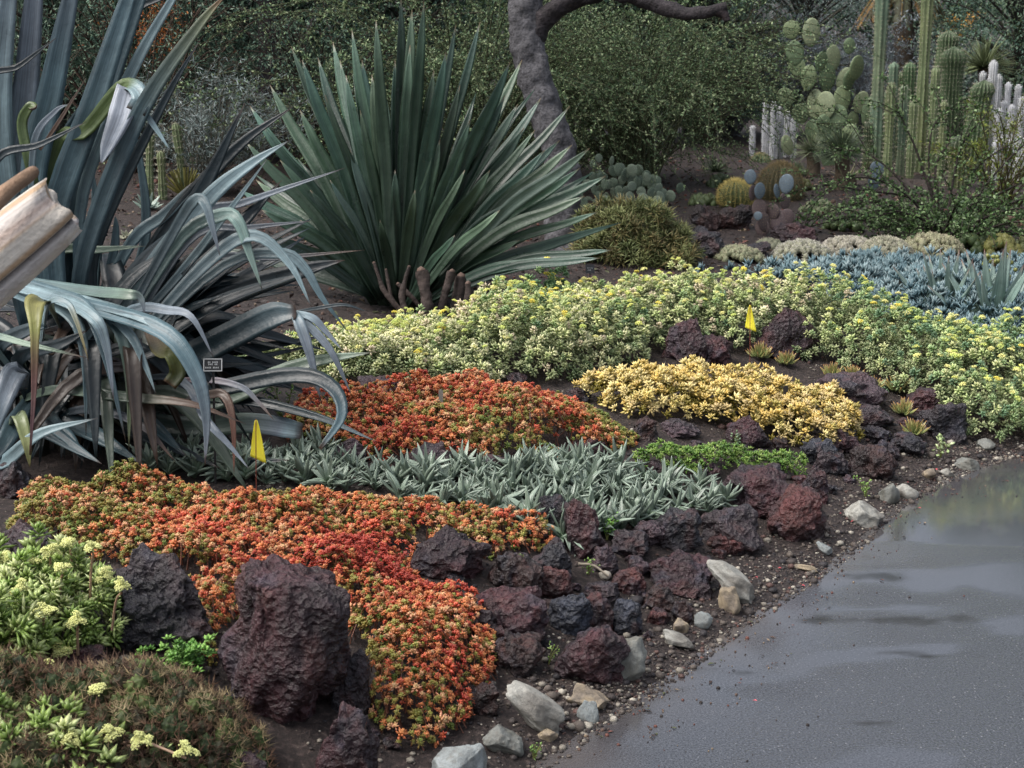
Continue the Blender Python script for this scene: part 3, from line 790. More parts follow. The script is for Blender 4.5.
# --- yellow stonecrop mound
YEL = [rosette(13, .034, .0125, .008, .05, 1.25, (.86, .95, .8), (1.08, .98, .82), 51 + k, .008, .1) for k in range(3)]
mt = Mat([(556, 382, .1), (590, 360, .16), (640, 358, .17), (680, 356, .17), (740, 366, .17), (800, 376, .17), (840, 388, .15), (862, 430, .03), (862, 456), (820, 458), (790, 446), (740, 438), (690, 424), (640, 422), (590, 402)], .17, .16, .3, 4, 5)
P, nrm, d, f = mt.place(1900, .4)
g = rng.normal(0, .5, len(P)) + n2(P[:, 0], P[:, 1], 3, 71, 2) * .6
pal = np.array([C(224, 206, 138), C(232, 216, 162), C(218, 192, 120), C(206, 186, 140), C(178, 166, 100)])
tint = pal[np.select([g < -.5, g < 0, g < .5, g < .9], [0, 1, 2, 3], 4)] * U(.8, 1.1, len(P))[:, None]
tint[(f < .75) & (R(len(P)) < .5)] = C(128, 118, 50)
mb = MB(); wh = rng.integers(0, 3, len(P))
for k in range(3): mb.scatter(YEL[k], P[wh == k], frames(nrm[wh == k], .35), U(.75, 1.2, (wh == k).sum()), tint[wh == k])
tag(obj('yellow_sedum', mb, M['sedum']), 'mound of golden yellow sedum rosettes behind the craggy lava rocks', 'sedum', kind='stuff')

# --- pale cream and green stonecrop band with flower heads
PALE = [rosette(14, .032, .0115, .007, -.1, 1.2, (.66, .85, .68), (1.12, 1.06, 1.05), 81 + k, .016, .1) for k in range(4)]
def head(seed, n=26, r=.022):
    rg = np.random.default_rng(seed); v0, f0 = ico(1)
    V, Fc = [], []
    for k in range(n):
        a, q = k * 2.4, math.sqrt((k + .5) / n)
        c = np.array([math.cos(a) * q * r, math.sin(a) * q * r, .5 * r * (1 - q * q)]) + rg.normal(0, .0015, 3)
        V.append(v0 * .0048 * rg.uniform(.8, 1.2) + c); Fc.append(f0 + k * len(v0))
    V = np.concatenate(V); cc = np.ones((len(V), 3)) * np.clip(1 + V[:, 2:] * 8, .8, 1.2)
    return V, np.concatenate(Fc), cc
HEADS = [head(5 + k) for k in range(3)]
STEM = (np.array([(math.cos(a) * .0022, math.sin(a) * .0022, z) for z in (0, -1.) for a in (0, 2.1, 4.2)]), np.array([(0, 1, 4, 3), (1, 2, 5, 4), (2, 0, 3, 5)]), np.ones((6, 3)))
HP = .29
mt = Mat([(150, 330, .1), (170, 300, .2), (250, 304, HP), (330, 308, .2), (380, 312, .16), (440, 314, .16), (480, 300, .2), (540, 278, HP), (600, 268, HP), (700, 270, HP), (760, 276, HP), (840, 282, HP), (900, 292, HP), (960, 306, HP), (1024, 318, HP), (1100, 330, HP), (1110, 440), (1030, 445), (980, 448), (940, 430), (915, 408), (890, 392), (858, 376), (840, 366), (776, 358), (748, 358), (722, 352), (666, 353), (640, 374), (600, 380), (560, 384), (500, 390), (440, 394), (380, 392), (330, 386), (280, 380), (200, 374)], HP, .26, .28, 2.6, 9)
mt.hs = lambda x, y: 1 - .45 * smooth((500 - (512 + F_PX * x / np.maximum(y, .1))) / 60)
P, nrm, d, f = mt.place(2000, .5)
ppx = 512 + F_PX * P[:, 0] / np.maximum(P[:, 1], .1)
right = smooth((ppx - 780) / 160)
g = rng.normal(0, .45, len(P)) + .6 * n2(P[:, 0], P[:, 1], 2.2, 91, 2) + right * 1.0
pal = np.array([C(226, 222, 180), C(214, 216, 160), C(196, 208, 146), C(158, 180, 128), C(118, 148, 114)])
tint = pal[np.select([g < -.4, g < 0.05, g < .5, g < 1.0], [0, 1, 2, 3], 4)] * U(.8, 1.1, len(P))[:, None]
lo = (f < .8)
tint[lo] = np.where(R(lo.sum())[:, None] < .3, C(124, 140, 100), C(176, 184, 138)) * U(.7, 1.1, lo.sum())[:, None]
cream = (R(len(P)) < .10 * (1 - right)); tint[cream & ~lo] = C(222, 204, 178)
mb = MB(); wh = rng.integers(0, 4, len(P))
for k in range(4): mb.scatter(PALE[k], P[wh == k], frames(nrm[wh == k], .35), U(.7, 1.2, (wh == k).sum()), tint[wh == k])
j = rng.choice(len(P), int(len(P) * .3))
mb.scatter(STEM, P[j], frames(np.tile([0, 0, 1.], (len(j), 1)), .2), U(.1, .22, len(j)), C(120, 104, 80))
top = np.where((f > .9) & (d > .04))[0]
print('pale', len(P), len(top))
j = rng.choice(top, min(1500, len(top) // 2), replace=False)
hp = P[j] + np.stack([np.zeros(len(j)), np.zeros(len(j)), U(.015, .06, len(j))], 1)
hc = np.where((R(len(j)) < .09)[:, None], C(220, 204, 84), np.array([C(202, 206, 112), C(184, 196, 104), C(212, 208, 132)])[rng.integers(0, 3, len(j))])
wh = rng.integers(0, 3, len(j))
for k in range(3): mb.scatter(HEADS[k], hp[wh == k], frames(np.tile([0, -.1, 1.], ((wh == k).sum(), 1)), .25), U(.45, .85, (wh == k).sum()), hc[wh == k])
mb.scatter(STEM, hp, frames(np.tile([0, 0, 1.], (len(j), 1)), .1), .09, C(150, 150, 90))
tag(obj('pale_sedum', mb, M['sedum']), 'wide band of pale cream green sedum dotted with yellow green flower heads', 'sedum', kind='stuff')
# greener upright sedum behind the band, below the stiff agave
mt = Mat([(470, 300, .2), (500, 282, .25), (560, 268, .25), (590, 280, .25), (560, 300, .2), (500, 306, .2)], .30, .2, .3, 3, 12)
P, nrm, d, f = mt.place(1300, .5)
mb = MB()
for k in range(2):
    s_ = slice(k, None, 2)
    mb.scatter(PALE[k], P[s_], frames(nrm[s_], .3), U(.8, 1.2, len(P[s_])), np.array([C(112, 146, 104), C(138, 164, 112), C(96, 128, 92)])[rng.integers(0, 3, len(P[s_]))])
j = rng.choice(len(P), 40)
mb.scatter(HEADS[0], P[j] + [0, 0, .05], frames(np.tile([0, 0, 1.], (40, 1)), .2), .9, C(226, 212, 84))
tag(obj('green_sedum', mb, M['sedum']), 'blue green upright sedum patch with few yellow heads below the stiff green agave', 'sedum', kind='stuff')

# --- bright green ground cover
mt = Mat([(622, 450, .07), (660, 438, .08), (720, 440, .08), (770, 448, .08), (812, 462, .04), (808, 480), (760, 482), (700, 478), (640, 470)], .085, .08, .3, 6, 15)
P, nrm, d, f = mt.place(5200, .3)
GRN = [rosette(8, .022, .007, .003, .5, 1.4, (.8, .9, .7), (1.1, 1.05, .9), 120 + k) for k in range(2)]
mb = MB()
for k in range(2):
    s_ = slice(k, None, 2)
    mb.scatter(GRN[k], P[s_], frames(nrm[s_], .3), U(.8, 1.3, len(P[s_])), np.array([C(104, 142, 66), C(126, 158, 78), C(86, 120, 58), C(140, 164, 92)])[rng.integers(0, 4, len(P[s_]))])
tag(obj('green_ground_cover', mb, M['sedum']), 'bright green low ground cover strip between yellow sedum and craggy lava rocks', 'ground cover', kind='stuff')

# --- blue chalk fingers at the back right
FIN = []
for k in range(3):
    v, fc, c = rosette(12, .055, .010, .009, .75, 1.45, (.75, .82, .85), (1.1, 1.06, 1.03), 140 + k, .02)
    FIN.append((v, fc, c))
mt = Mat([(690, 272, .12), (705, 264, .12), (760, 260, .15), (800, 262, .15), (850, 262, .16), (905, 258, .16), (960, 262, .16), (1024, 258, .16), (1110, 262, .16), (1110, 385), (1020, 378), (960, 356), (900, 332), (830, 306), (760, 288), (700, 284)], .17, .2, .4, 2.4, 18)
P, nrm, d, f = mt.place(800, .4)
kp = n2(P[:, 0], P[:, 1], 3.2, 97, 2) > -.42; P, nrm, d, f = P[kp], nrm[kp], d[kp], f[kp]
mb = MB()
for k in range(3):
    s_ = slice(k, None, 3)
    mb.scatter(FIN[k], P[s_], frames(nrm[s_] + [0, 0, .8], .25), U(.9, 1.5, len(P[s_])), np.array([C(108, 132, 138), C(92, 118, 126), C(126, 146, 150), C(76, 100, 106)])[rng.integers(0, 4, len(P[s_]))])
tag(obj('blue_chalk_fingers', mb, M['sedum']), 'drift of blue grey finger leaved succulents behind the pale sedum band', 'succulent', kind='stuff')

# ------------------------------------------------------------------ silver rosettes, each a plant of its own
def blade(mb, pts, width, hint, prof=None, chan=0.18, thick=0.006, nseg=14, cols=None, edge=1.2, under=0.8, twist=0.0):
    """a long channelled leaf with real thickness along control points"""
    Q = catmull(pts, nseg)
    T = norm(np.gradient(Q, axis=0))
    hint = np.asarray(hint, float)
    if hint.ndim == 1: hint = np.tile(hint, (nseg, 1))
    W = norm(np.cross(T, hint)); Nn = np.cross(W, T)
    t = np.linspace(0, 1, nseg)
    if twist:
        a = (twist * t)[:, None]; W, Nn = W * np.cos(a) + Nn * np.sin(a), Nn * np.cos(a) - W * np.sin(a)
    w = (width * (np.minimum(1, .62 + t * 1.1) * (1 - np.clip((t - .35) / .65, 0, 1) ** 1.7)) if prof is None else width * np.interp(t, prof[0], prof[1])) + 0.0008
    us = np.array([-1, -.5, 0, .5, 1, .62, 0, -.62])
    lift = np.array([1, .25, 0, .25, 1, .38, 0, .38]) * chan
    low = np.array([0, 0, 0, 0, 0, 1, 1, 1])
    th = thick * np.minimum(1, w / (width * .5 + 1e-6))
    V = Q[:, None] + W[:, None] * (us[None, :, None] * w[:, None, None] / 2) + Nn[:, None] * ((lift[None] * w[:, None] - low[None] * th[:, None])[..., None])
    if cols is None: cols = [(0, (1, 1, 1)), (1, (1, 1, 1))]
    ct = np.stack([np.interp(t, [c[0] for c in cols], [c[1][i] for c in cols]) for i in range(3)], 1)
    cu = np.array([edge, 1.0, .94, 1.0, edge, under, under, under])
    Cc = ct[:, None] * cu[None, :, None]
    al = np.broadcast_to(((us + 1) / 2)[None, :, None], Cc.shape[:2] + (1,))
    Cc = np.concatenate([Cc, al], 2)
    k = np.arange(8); i0 = (np.arange(nseg - 1)[:, None] * 8)
    f = np.stack([i0 + k, i0 + (k + 1) % 8, i0 + 8 + (k + 1) % 8, i0 + 8 + k], 2).reshape(-1, 4)
    b0 = np.array([[0, 1, 7, 7], [1, 2, 6, 7], [2, 3, 5, 6], [3, 4, 5, 5]])
    e_ = (nseg - 1) * 8
    mb.add(V.reshape(-1, 3), f, Cc.reshape(-1, 4))
    mb.t.append(np.array([[7, 1, 0], [7, 6, 1], [6, 2, 1], [6, 5, 2], [5, 3, 2], [5, 4, 3]]) + mb.n - nseg * 8)
    mb.t.append(np.array([[0, 1, 7], [1, 6, 7], [1, 2, 6], [2, 5, 6], [2, 3, 5], [3, 4, 5]]) + mb.n - nseg * 8 + e_)

sil_meshes = []
for k in range(6):
    rg = np.random.default_rng(200 + k); mb = MB()
    nl = rg.integers(17, 24)
    for q in range(nl):
        a = q * 2.39996 + rg.normal(0, .2); el = rg.uniform(.2, 1.3)
        L = rg.uniform(.065, .115); r = np.array([math.cos(a), math.sin(a), 0])
        mid = r * L * .5 * math.cos(el) + np.array([0, 0, L * .5 * math.sin(el)])
        el2 = el + rg.uniform(-.3, .15); end = r * L * math.cos(el2) + np.array([0, 0, L * math.sin(el2)])
        c = C(130, 145, 130) * rg.uniform(.65, 1.2)
        z0 = np.array([0, 0, q * .0018])
        blade(mb, np.array([z0, z0 + mid, z0 + end]), rg.uniform(.014, .020), [-r[0], -r[1], .6], ([0, .3, .65, 1], [.7, 1, .8, .05]), .2, .005, 7, [(0, c * .8 * np.array([.9, 1.05, .85])), (.5, c), (1, c * 1.1)], 1.15, .85)
    me = mb.mesh('silver_rosette'); me.materials.append(M['sedum']); sil_meshes.append(me)
mt = Mat([(140, 462, .05), (160, 444, .05), (220, 450, .05), (300, 438, .05), (330, 448, .05), (390, 470, .03), (440, 470, .03), (480, 464, .03), (540, 464, .03), (600, 458, .03), (650, 474, .03), (700, 482, .03), (736, 500), (716, 520), (660, 528), (620, 536), (575, 545), (548, 545), (500, 520), (430, 510), (340, 494), (270, 484), (190, 480)], .02, .05, 0, 1, 21)
cand = np.stack(mt.sample(6000), 1)
sel = []
for c in cand:
    if all((c[0] - q[0]) ** 2 + (c[1] - q[1]) ** 2 > .06 ** 2 for q in sel): sel.append(c)
    if len(sel) >= 298: break
SIL = 'silver grey succulent rosette among many in the band between the orange sedum patches'
for i, c in enumerate(sel):
    o = bpy.data.objects.new('silver_rosette', sil_meshes[i % 6]); COL.objects.link(o)
    o.location = (c[0], c[1], tz(c[0], c[1]) + U(-.01, .015)); o.rotation_euler = (U(-.5, .35), U(-.45, .45), U(0, 6.28)); s_ = U(.65, 1.2); o.scale = (s_, s_, s_)
    tag(o, SIL, 'succulent', 'silver rosettes in the band')
print('silver', len(sel))

# ------------------------------------------------------------------ the big blue grey agave on the left
def px_leaf(root, ctl, wpx, cols, roll=0.0, prof=None, chan=.16, nseg=20, label=None, twist=0.0, name='leaf'):
    """ctl: (px, py, depth) along the leaf; width given at its middle depth; the blade itself is a real curved strip"""
    pts = np.array([pt(*c) for c in ctl])
    dm = np.mean([c[2] for c in ctl])
    mb = MB()
    if root['label'].startswith('big sprawl') and cols[-1][0] == 1: cols = cols[:-1] + [(.93, cols[-1][1]), (1, BR * .8)]
    tocam = norm(CAM - pts.mean(0))
    hint = norm(np.array([0, 0, 1.]) * .35 + tocam * .9 + np.array([roll, 0, 0]))
    blade(mb, pts, wpx * dm / F_PX, hint, prof, chan, .007, nseg, cols, 1.12, .8, twist)
    o = obj(name, mb, M['agave'], root)
    if label: o['label'] = label
    return o
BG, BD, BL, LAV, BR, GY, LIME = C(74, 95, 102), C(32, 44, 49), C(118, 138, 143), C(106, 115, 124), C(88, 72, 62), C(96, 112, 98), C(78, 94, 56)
def g_(a, b, c=None): return [(0, a), (.55, b), (1, b if c is None else c)]
B0 = at(60, 470)
agv = thing('agave', 'big sprawling blue grey agave with many drooping and broken leaves at the left edge', 'agave', B0)
SD = 5.0
FULL = ([0, .25, .6, 1], [.8, 1, 1, .85])
stemA = MB()
for k in range(2):
    pass
up = [  # upright leaves running out of the top
    ([(30, 330, 5.0), (10, 230, 4.95), (-2, 120, 4.9), (8, 0, 4.85), (25, -90, 4.8)], 30, g_(BG, BL * .8, LAV)),
    ([(45, 330, 5.05), (14, 200, 5.0), (26, 90, 4.95), (36, -20, 4.9), (50, -120, 4.9)], 27, g_(BG, LAV, LAV * .9)),
    ([(50, 320, 5.0), (33, 190, 4.95), (52, 90, 4.9), (70, 0, 4.85), (88, -90, 4.8)], 27, g_(BG, BG, LAV * .9)),
    ([(60, 330, 5.0), (55, 220, 4.95), (92, 110, 4.9), (128, 0, 4.9), (160, -90, 4.9)], 27, g_(BG * .9, BG * .85, BG)),
    ([(70, 330, 5.15), (70, 220, 5.1), (105, 100, 5.1), (140, 0, 5.1), (170, -80, 5.1)], 20, g_(BD, BG * .7)),
    ([(80, 330, 5.1), (82, 200, 5.0), (128, 80, 4.95), (172, 0, 4.9), (190, -30, 4.9)], 13, g_(BG, BL * .85, BL)),
    ([(75, 320, 5.2), (70, 230, 5.2), (118, 36, 5.2), (168, -6, 5.2), (190, -26, 5.2)], 11, g_(BD, BD * .7)),
    ([(80, 340, 4.9), (84, 258, 4.8), (138, 118, 4.75), (196, 30, 4.7), (228, -8, 4.7)], 19, [(0, BD), (.5, BG * .75), (.85, C(92, 98, 72)), (1, C(120, 88, 60))]),
    ([(-30, 300, 4.8), (-25, 100, 4.6), (20, 66, 4.6), (56, 38, 4.6)], 8, g_(BD, BD * .7)),
    ([(-20, 260, 4.7), (-6, 164, 4.55), (40, 145, 4.55), (86, 122, 4.55)], 9, g_(BD * .8, BD, BD)),
    ([(40, 330, 5.1), (40, 240, 5.1), (62, 150, 5.1), (85, 106, 5.05), (92, 90, 5.05)], 16, g_(BD, BG * .7, BG)),
    ([(100, 330, 5.2), (95, 250, 5.2), (160, 110, 5.2), (200, 40, 5.2)], 12, g_(BD * .8, BD, BD)),
]
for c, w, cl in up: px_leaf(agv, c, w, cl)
px_leaf(agv, [(45, 300, 5.05), (55, 150, 4.95), (85, 132, 4.9), (118, 92, 4.85), (132, 86, 4.8), (141, 98, 4.75), (136, 112, 4.75)], 19, [(0, LIME * .9), (.6, LIME), (.72, BL), (1, BL * 1.1)], prof=([0, .6, 1], [.7, .8, 1]), label='bent leaf with lime green underside', nseg=26)
px_leaf(agv, [(128, 88, 4.80), (120, 118, 4.74), (108, 146, 4.72), (101, 164, 4.70)], 24, g_(C(134, 140, 150), C(130, 137, 146), LAV), prof=([0, .3, .7, 1], [.9, 1, .55, .05]), label='folded over pale lilac leaf tip')
px_leaf(agv, [(140, 106, 4.76), (154, 126, 4.76), (170, 150, 4.76)], 6, g_(BL, BL))
px_leaf(agv, [(38, 200, 4.9), (30, 165, 4.85), (22, 125, 4.85), (30, 107, 4.84), (34, 108, 4.82)], 10, g_(LIME * .6, LIME, LIME * .8), prof=FULL, label='lime green bent leaf')
px_leaf(agv, [(30, 210, 4.75), (35, 140, 4.7), (55, 112, 4.7), (68, 104, 4.7)], 7, g_(BL * .8, LAV, LAV))
px_leaf(agv, [(40, 150, 4.7), (60, 120, 4.68), (86, 78, 4.68)], 4, g_(BR, BR), label='dry brown leaf sliver')
mid = [ # leaves reaching to the right
    ([(95, 345, 5.2), (150, 275, 5.2), (205, 185, 5.2), (245, 103, 5.2)], 19, g_(BD * .8, BD, BD * .8)),
    ([(95, 345, 5.3), (170, 225, 5.3), (235, 150, 5.3), (294, 106, 5.3)], 15, g_(BD * .8, BD * .7, BD * .7)),
    ([(95, 350, 5.1), (150, 270, 5.1), (210, 198, 5.1), (250, 165, 5.1), (290, 140, 5.1)], 17, g_(BD, BL * .85, BL)),
    ([(110, 350, 5.05), (175, 280, 5.05), (226, 215, 5.05), (268, 158, 5.05)], 8, g_(BD, BL * .7, BL * .8)),
    ([(120, 350, 5.25), (190, 225, 5.25), (247, 202, 5.25), (345, 168, 5.25)], 10, g_(BD, LAV, LAV * .9)),
    ([(120, 350, 5.1), (190, 240, 5.1), (250, 228, 5.1), (312, 221, 5.1)], 8, g_(BD, LAV * .6, LAV * .5)),
    ([(120, 360, 5.2), (200, 265, 5.2), (280, 258, 5.2), (365, 250, 5.2)], 7, g_(BD, LAV * .6, BR * .6)),
    ([(110, 350, 4.95), (180, 240, 4.95), (222, 216, 4.93), (238, 222, 4.9), (250, 255, 4.9), (263, 292, 4.9)], 14, g_(BD, C(112, 136, 130), C(120, 140, 132))),
    ([(110, 350, 4.9), (175, 230, 4.9), (196, 200, 4.88), (206, 206, 4.86), (213, 230, 4.85), (220, 256, 4.85)], 11, g_(BD, BL * .7, LAV)),
    ([(120, 360, 4.9), (200, 270, 4.9), (250, 236, 4.9), (288, 262, 4.88), (312, 308, 4.85)], 13, g_(BD, BL * .8, BL * .9)),
    ([(120, 360, 4.95), (220, 268, 4.95), (280, 254, 4.95), (304, 268, 4.95), (322, 298, 4.95), (348, 332, 4.95)], 11, g_(BD, BL * .8, BG)),
    ([(90, 330, 5.3), (130, 245, 5.3), (165, 215, 5.3), (200, 182, 5.3), (238, 164, 5.3)], 12, [(0, BG), (.6, BL * .7), (.75, BR), (1, BR)]),
    ([(60, 290, 5.1), (60, 252, 5.1), (100, 250, 5.1), (146, 246, 5.1)], 10, g_(GY * .8, GY, GY)),
    ([(90, 340, 5.3), (95, 260, 5.3), (96, 210, 5.3), (92, 165, 5.3)], 12, g_(BG * .7, BG * .7)),
    ([(100, 340, 5.5), (140, 260, 5.5), (146, 210, 5.5), (138, 150, 5.5), (134, 130, 5.5)], 9, g_(BG * .8, BG * .6)),
    ([(90, 340, 5.3), (112, 260, 5.3), (116, 230, 5.3), (115, 215, 5.3)], 8, g_(BG * .8, BG * .8)),
]
for c, w, cl in mid: px_leaf(agv, c, w * 1.1, cl)
low = [ # drooping front leaves
    ([(-20, 280, 4.95), (30, 286, 4.7), (68, 300, 4.55), (84, 350, 4.5), (86, 436, 4.48)], 18, g_(BG, BL * .75, BG * .9)),
    ([(-20, 275, 4.95), (36, 280, 4.7), (82, 292, 4.55), (104, 350, 4.45), (126, 442, 4.42)], 18, g_(BL * .9, BG, BG * .7)),
    ([(-20, 280, 4.95), (45, 282, 4.65), (90, 302, 4.42), (106, 345, 4.4), (114, 402, 4.38)], 17, g_(BL, BL * .85, LAV)),
    ([(-20, 270, 4.95), (60, 282, 4.7), (112, 320, 4.55), (128, 370, 4.5), (129, 452, 4.5)], 17, g_(BG, BG * .85, C(110, 124, 96))),
    ([(-10, 275, 4.95), (75, 286, 4.65), (140, 305, 4.45), (180, 343, 4.4)], 14, g_(BL, BL * .95, BL)),
    ([(-10, 278, 4.95), (80, 292, 4.6), (160, 330, 4.4), (194, 370, 4.35), (206, 415, 4.35), (205, 466, 4.35)], 22, g_(BG, BG * 1.1, LAV)),
    ([(70, 360, 4.8), (105, 320, 4.6), (130, 335, 4.5), (145, 365, 4.48), (156, 394, 4.46)], 12, g_(BG, BL * .8, BL * .8)),
    ([(80, 350, 4.9), (130, 298, 4.75), (168, 298, 4.65), (192, 318, 4.6), (214, 358, 4.6)], 13, g_(BG, LAV, LAV)),
    ([(-10, 275, 4.95), (86, 278, 4.65), (125, 282, 4.5), (140, 298, 4.5), (145, 315, 4.5)], 15, g_(BG, GY, LAV)),
    ([(40, 350, 4.7), (48, 292, 4.35), (66, 290, 4.28), (76, 320, 4.25), (89, 362, 4.25)], 9, g_(BL * .9, BL * .8, C(140, 130, 90))),
    ([(20, 380, 4.6), (-10, 338, 4.4), (30, 345, 4.3), (88, 358, 4.28)], 9, [(0, BL * .7), (.6, GY * 1.15), (.85, GY), (1, BR)]),
    ([(-20, 440, 4.6), (0, 464, 4.4), (40, 434, 4.35), (98, 418, 4.35)], 17, g_(BG, BL * .75, BL * .8)),
    ([(20, 390, 4.6), (16, 372, 4.5), (0, 410, 4.4), (-18, 470, 4.4)], 28, g_(LAV * .8, LAV * .9, BG)),
    ([(10, 430, 4.6), (18, 415, 4.4), (26, 440, 4.35), (30, 468, 4.35)], 16, g_(GY, C(116, 124, 84), C(110, 110, 70))),
    ([(20, 400, 4.7), (60, 390, 4.6), (130, 398, 4.5), (190, 404, 4.45), (246, 424, 4.45)], 14, [(0, GY * .7), (.5, GY * .6), (.7, BR), (1, BR * .8)]),
    ([(40, 420, 4.8), (90, 410, 4.6), (140, 425, 4.5), (176, 462, 4.5)], 12, [(0, BD), (.5, LAV * .6), (1, BR)]),
    ([(60, 400, 4.8), (50, 420, 4.6), (70, 440, 4.5), (84, 462, 4.45)], 20, g_(BD, BG * .7, BD)),
    ([(60, 400, 4.9), (120, 425, 4.75), (170, 446, 4.7), (220, 468, 4.6)], 20, g_(BD * .7, BD * .8, BD)),
    ([(30, 380, 4.7), (0, 350, 4.6), (30, 330, 4.5), (50, 326, 4.5)], 22, g_(BD, BD, BG * .6)),
    ([(30, 400, 4.7), (20, 360, 4.6), (60, 345, 4.5), (88, 330, 4.5)], 20, g_(BD, BD, BD * .7)),
]
low += [([(60, 380, 4.9), (110, 404, 4.8), (150, 424, 4.7), (186, 456, 4.6)], 26, g_(BD, BG * .6, BG * .7)), ([(50, 390, 4.8), (34, 418, 4.6), (62, 440, 4.5), (102, 464, 4.4)], 24, g_(BD, BD * 1.2, BG * .6)),
        ([(40, 400, 4.75), (70, 422, 4.65), (104, 440, 4.55), (142, 464, 4.5)], 24, g_(BD, BG * .65, BG * .5)), ([(30, 400, 4.7), (14, 426, 4.5), (0, 450, 4.42), (-20, 474, 4.4)], 24, g_(BD, BG * .6, BG * .5))]
for c, w, cl in low:
    c = [(q[0], q[1] + (13 if i in (1, 2) and q[1] < 312 else 0), q[2]) for i, q in enumerate(c)]
    px_leaf(agv, c, w * .86, cl)
px_leaf(agv, [(64, 336, 4.8), (50, 308, 4.5), (36, 302, 4.25), (35, 330, 4.15), (34, 390, 4.15), (30, 455, 4.15)], 21, [(0, BG), (.35, C(128, 124, 80)), (.6, C(110, 112, 62)), (.75, C(112, 84, 78)), (1, C(90, 66, 70))], prof=([0, .2, .3, .45, .62, 1], [.3, .5, 1, .95, .4, .06]), label='hanging withered brown green leaf', nseg=26)
px_leaf(agv, [(150, 330, 4.7), (160, 350, 4.5), (172, 354, 4.45), (178, 372, 4.45), (170, 385, 4.45)], 17, [(0, BR), (.5, C(78, 84, 42)), (1, C(50, 56, 30))], prof=FULL, label='curled olive brown leaf end')
right = [ # dark broad leaves to the right
    ([(95, 380, 5.1), (150, 378, 5.05), (230, 338, 4.95), (270, 318, 4.9), (296, 313, 4.88)], 31, g_(BD * .8, BD * .75, BG * .6), ([0, .3, .8, 1], [.6, 1, .9, .45])),
    ([(95, 380, 5.2), (150, 350, 5.2), (220, 300, 5.2), (300, 272, 5.2), (345, 260, 5.2)], 30, g_(BD * .7, BD * .65, BD * .6), None),
    ([(95, 375, 5.2), (140, 320, 5.2), (190, 270, 5.2), (240, 225, 5.25), (282, 180, 5.3)], 26, g_(BD * .7, BD * .6, BD), None),
    ([(95, 390, 5.0), (200, 405, 4.95), (300, 366, 4.9), (374, 352, 4.85)], 21, g_(BD, GY * .85, GY * .9), None),
    ([(95, 395, 4.9), (200, 392, 4.85), (290, 376, 4.75), (330, 386, 4.7), (342, 415, 4.65), (320, 449, 4.62)], 17, g_(BD * .8, BD * .75, BG), ([0, .3, .6, .8, 1], [.8, 1.1, .9, .6, .2])),
    ([(95, 410, 4.9), (180, 428, 4.85), (250, 424, 4.88), (302, 432, 4.9)], 22, [(0, BD), (.6, GY * .6), (.85, LAV * .8), (1, BL * 1.1)], ([0, .3, .9, 1], [.8, 1, .95, .75])),
    ([(95, 400, 5.0), (220, 398, 4.95), (310, 415, 4.85), (378, 442, 4.75)], 12, g_(BD * .8, BD * .8, BG * .8), None),
    ([(120, 390, 4.9), (195, 380, 4.75), (238, 386, 4.7), (258, 402, 4.68), (274, 420, 4.66)], 7, g_(C(130, 100, 104), LAV, BR), None),
    ([(120, 400, 4.8), (200, 396, 4.6), (224, 396, 4.55), (233, 425, 4.52), (234, 474, 4.5)], 10, g_(BD, BR * 1.1, C(120, 80, 64)), None),
    ([(120, 380, 4.7), (180, 380, 4.55), (206, 420, 4.45), (228, 444, 4.42), (250, 470, 4.4)], 9, g_(BD, LAV * .9, LAV), None),
    ([(95, 410, 4.95), (160, 446, 4.85), (230, 462, 4.75), (290, 460, 4.7)], 18, g_(BD * .7, BD * .8, BD), None),
    ([(95, 380, 5.3), (180, 345, 5.3), (240, 350, 5.3), (330, 335, 5.3)], 18, g_(BD * .6, BD * .5, BD), None),
    ([(95, 380, 5.4), (170, 310, 5.4), (210, 330, 5.3), (300, 352, 5.2)], 12, g_(BD * .6, BD * .6, BD), None),
]
for c, w, cl, pf in right: px_leaf(agv, c, w, cl, prof=pf)
for c, w, cl in [([(294, 312, 4.9), (300, 325, 4.86), (310, 355, 4.84), (321, 402, 4.84)], 12, g_(BL * .8, LAV * .9, LAV * .7)), ([(292, 312, 4.9), (304, 322, 4.88), (330, 350, 4.86), (352, 396, 4.86)], 10, g_(BL, LAV * .8, LAV * .6)), ([(290, 312, 4.9), (312, 318, 4.88), (326, 332, 4.88), (342, 350, 4.88)], 8, g_(BL, LAV, LAV)), ([(290, 313, 4.9), (320, 308, 4.9), (345, 305, 4.9), (368, 312, 4.9)], 4, g_(BD, BD, BD))]:
    px_leaf(agv, c, w, cl, label='torn drooping strip of leaf')
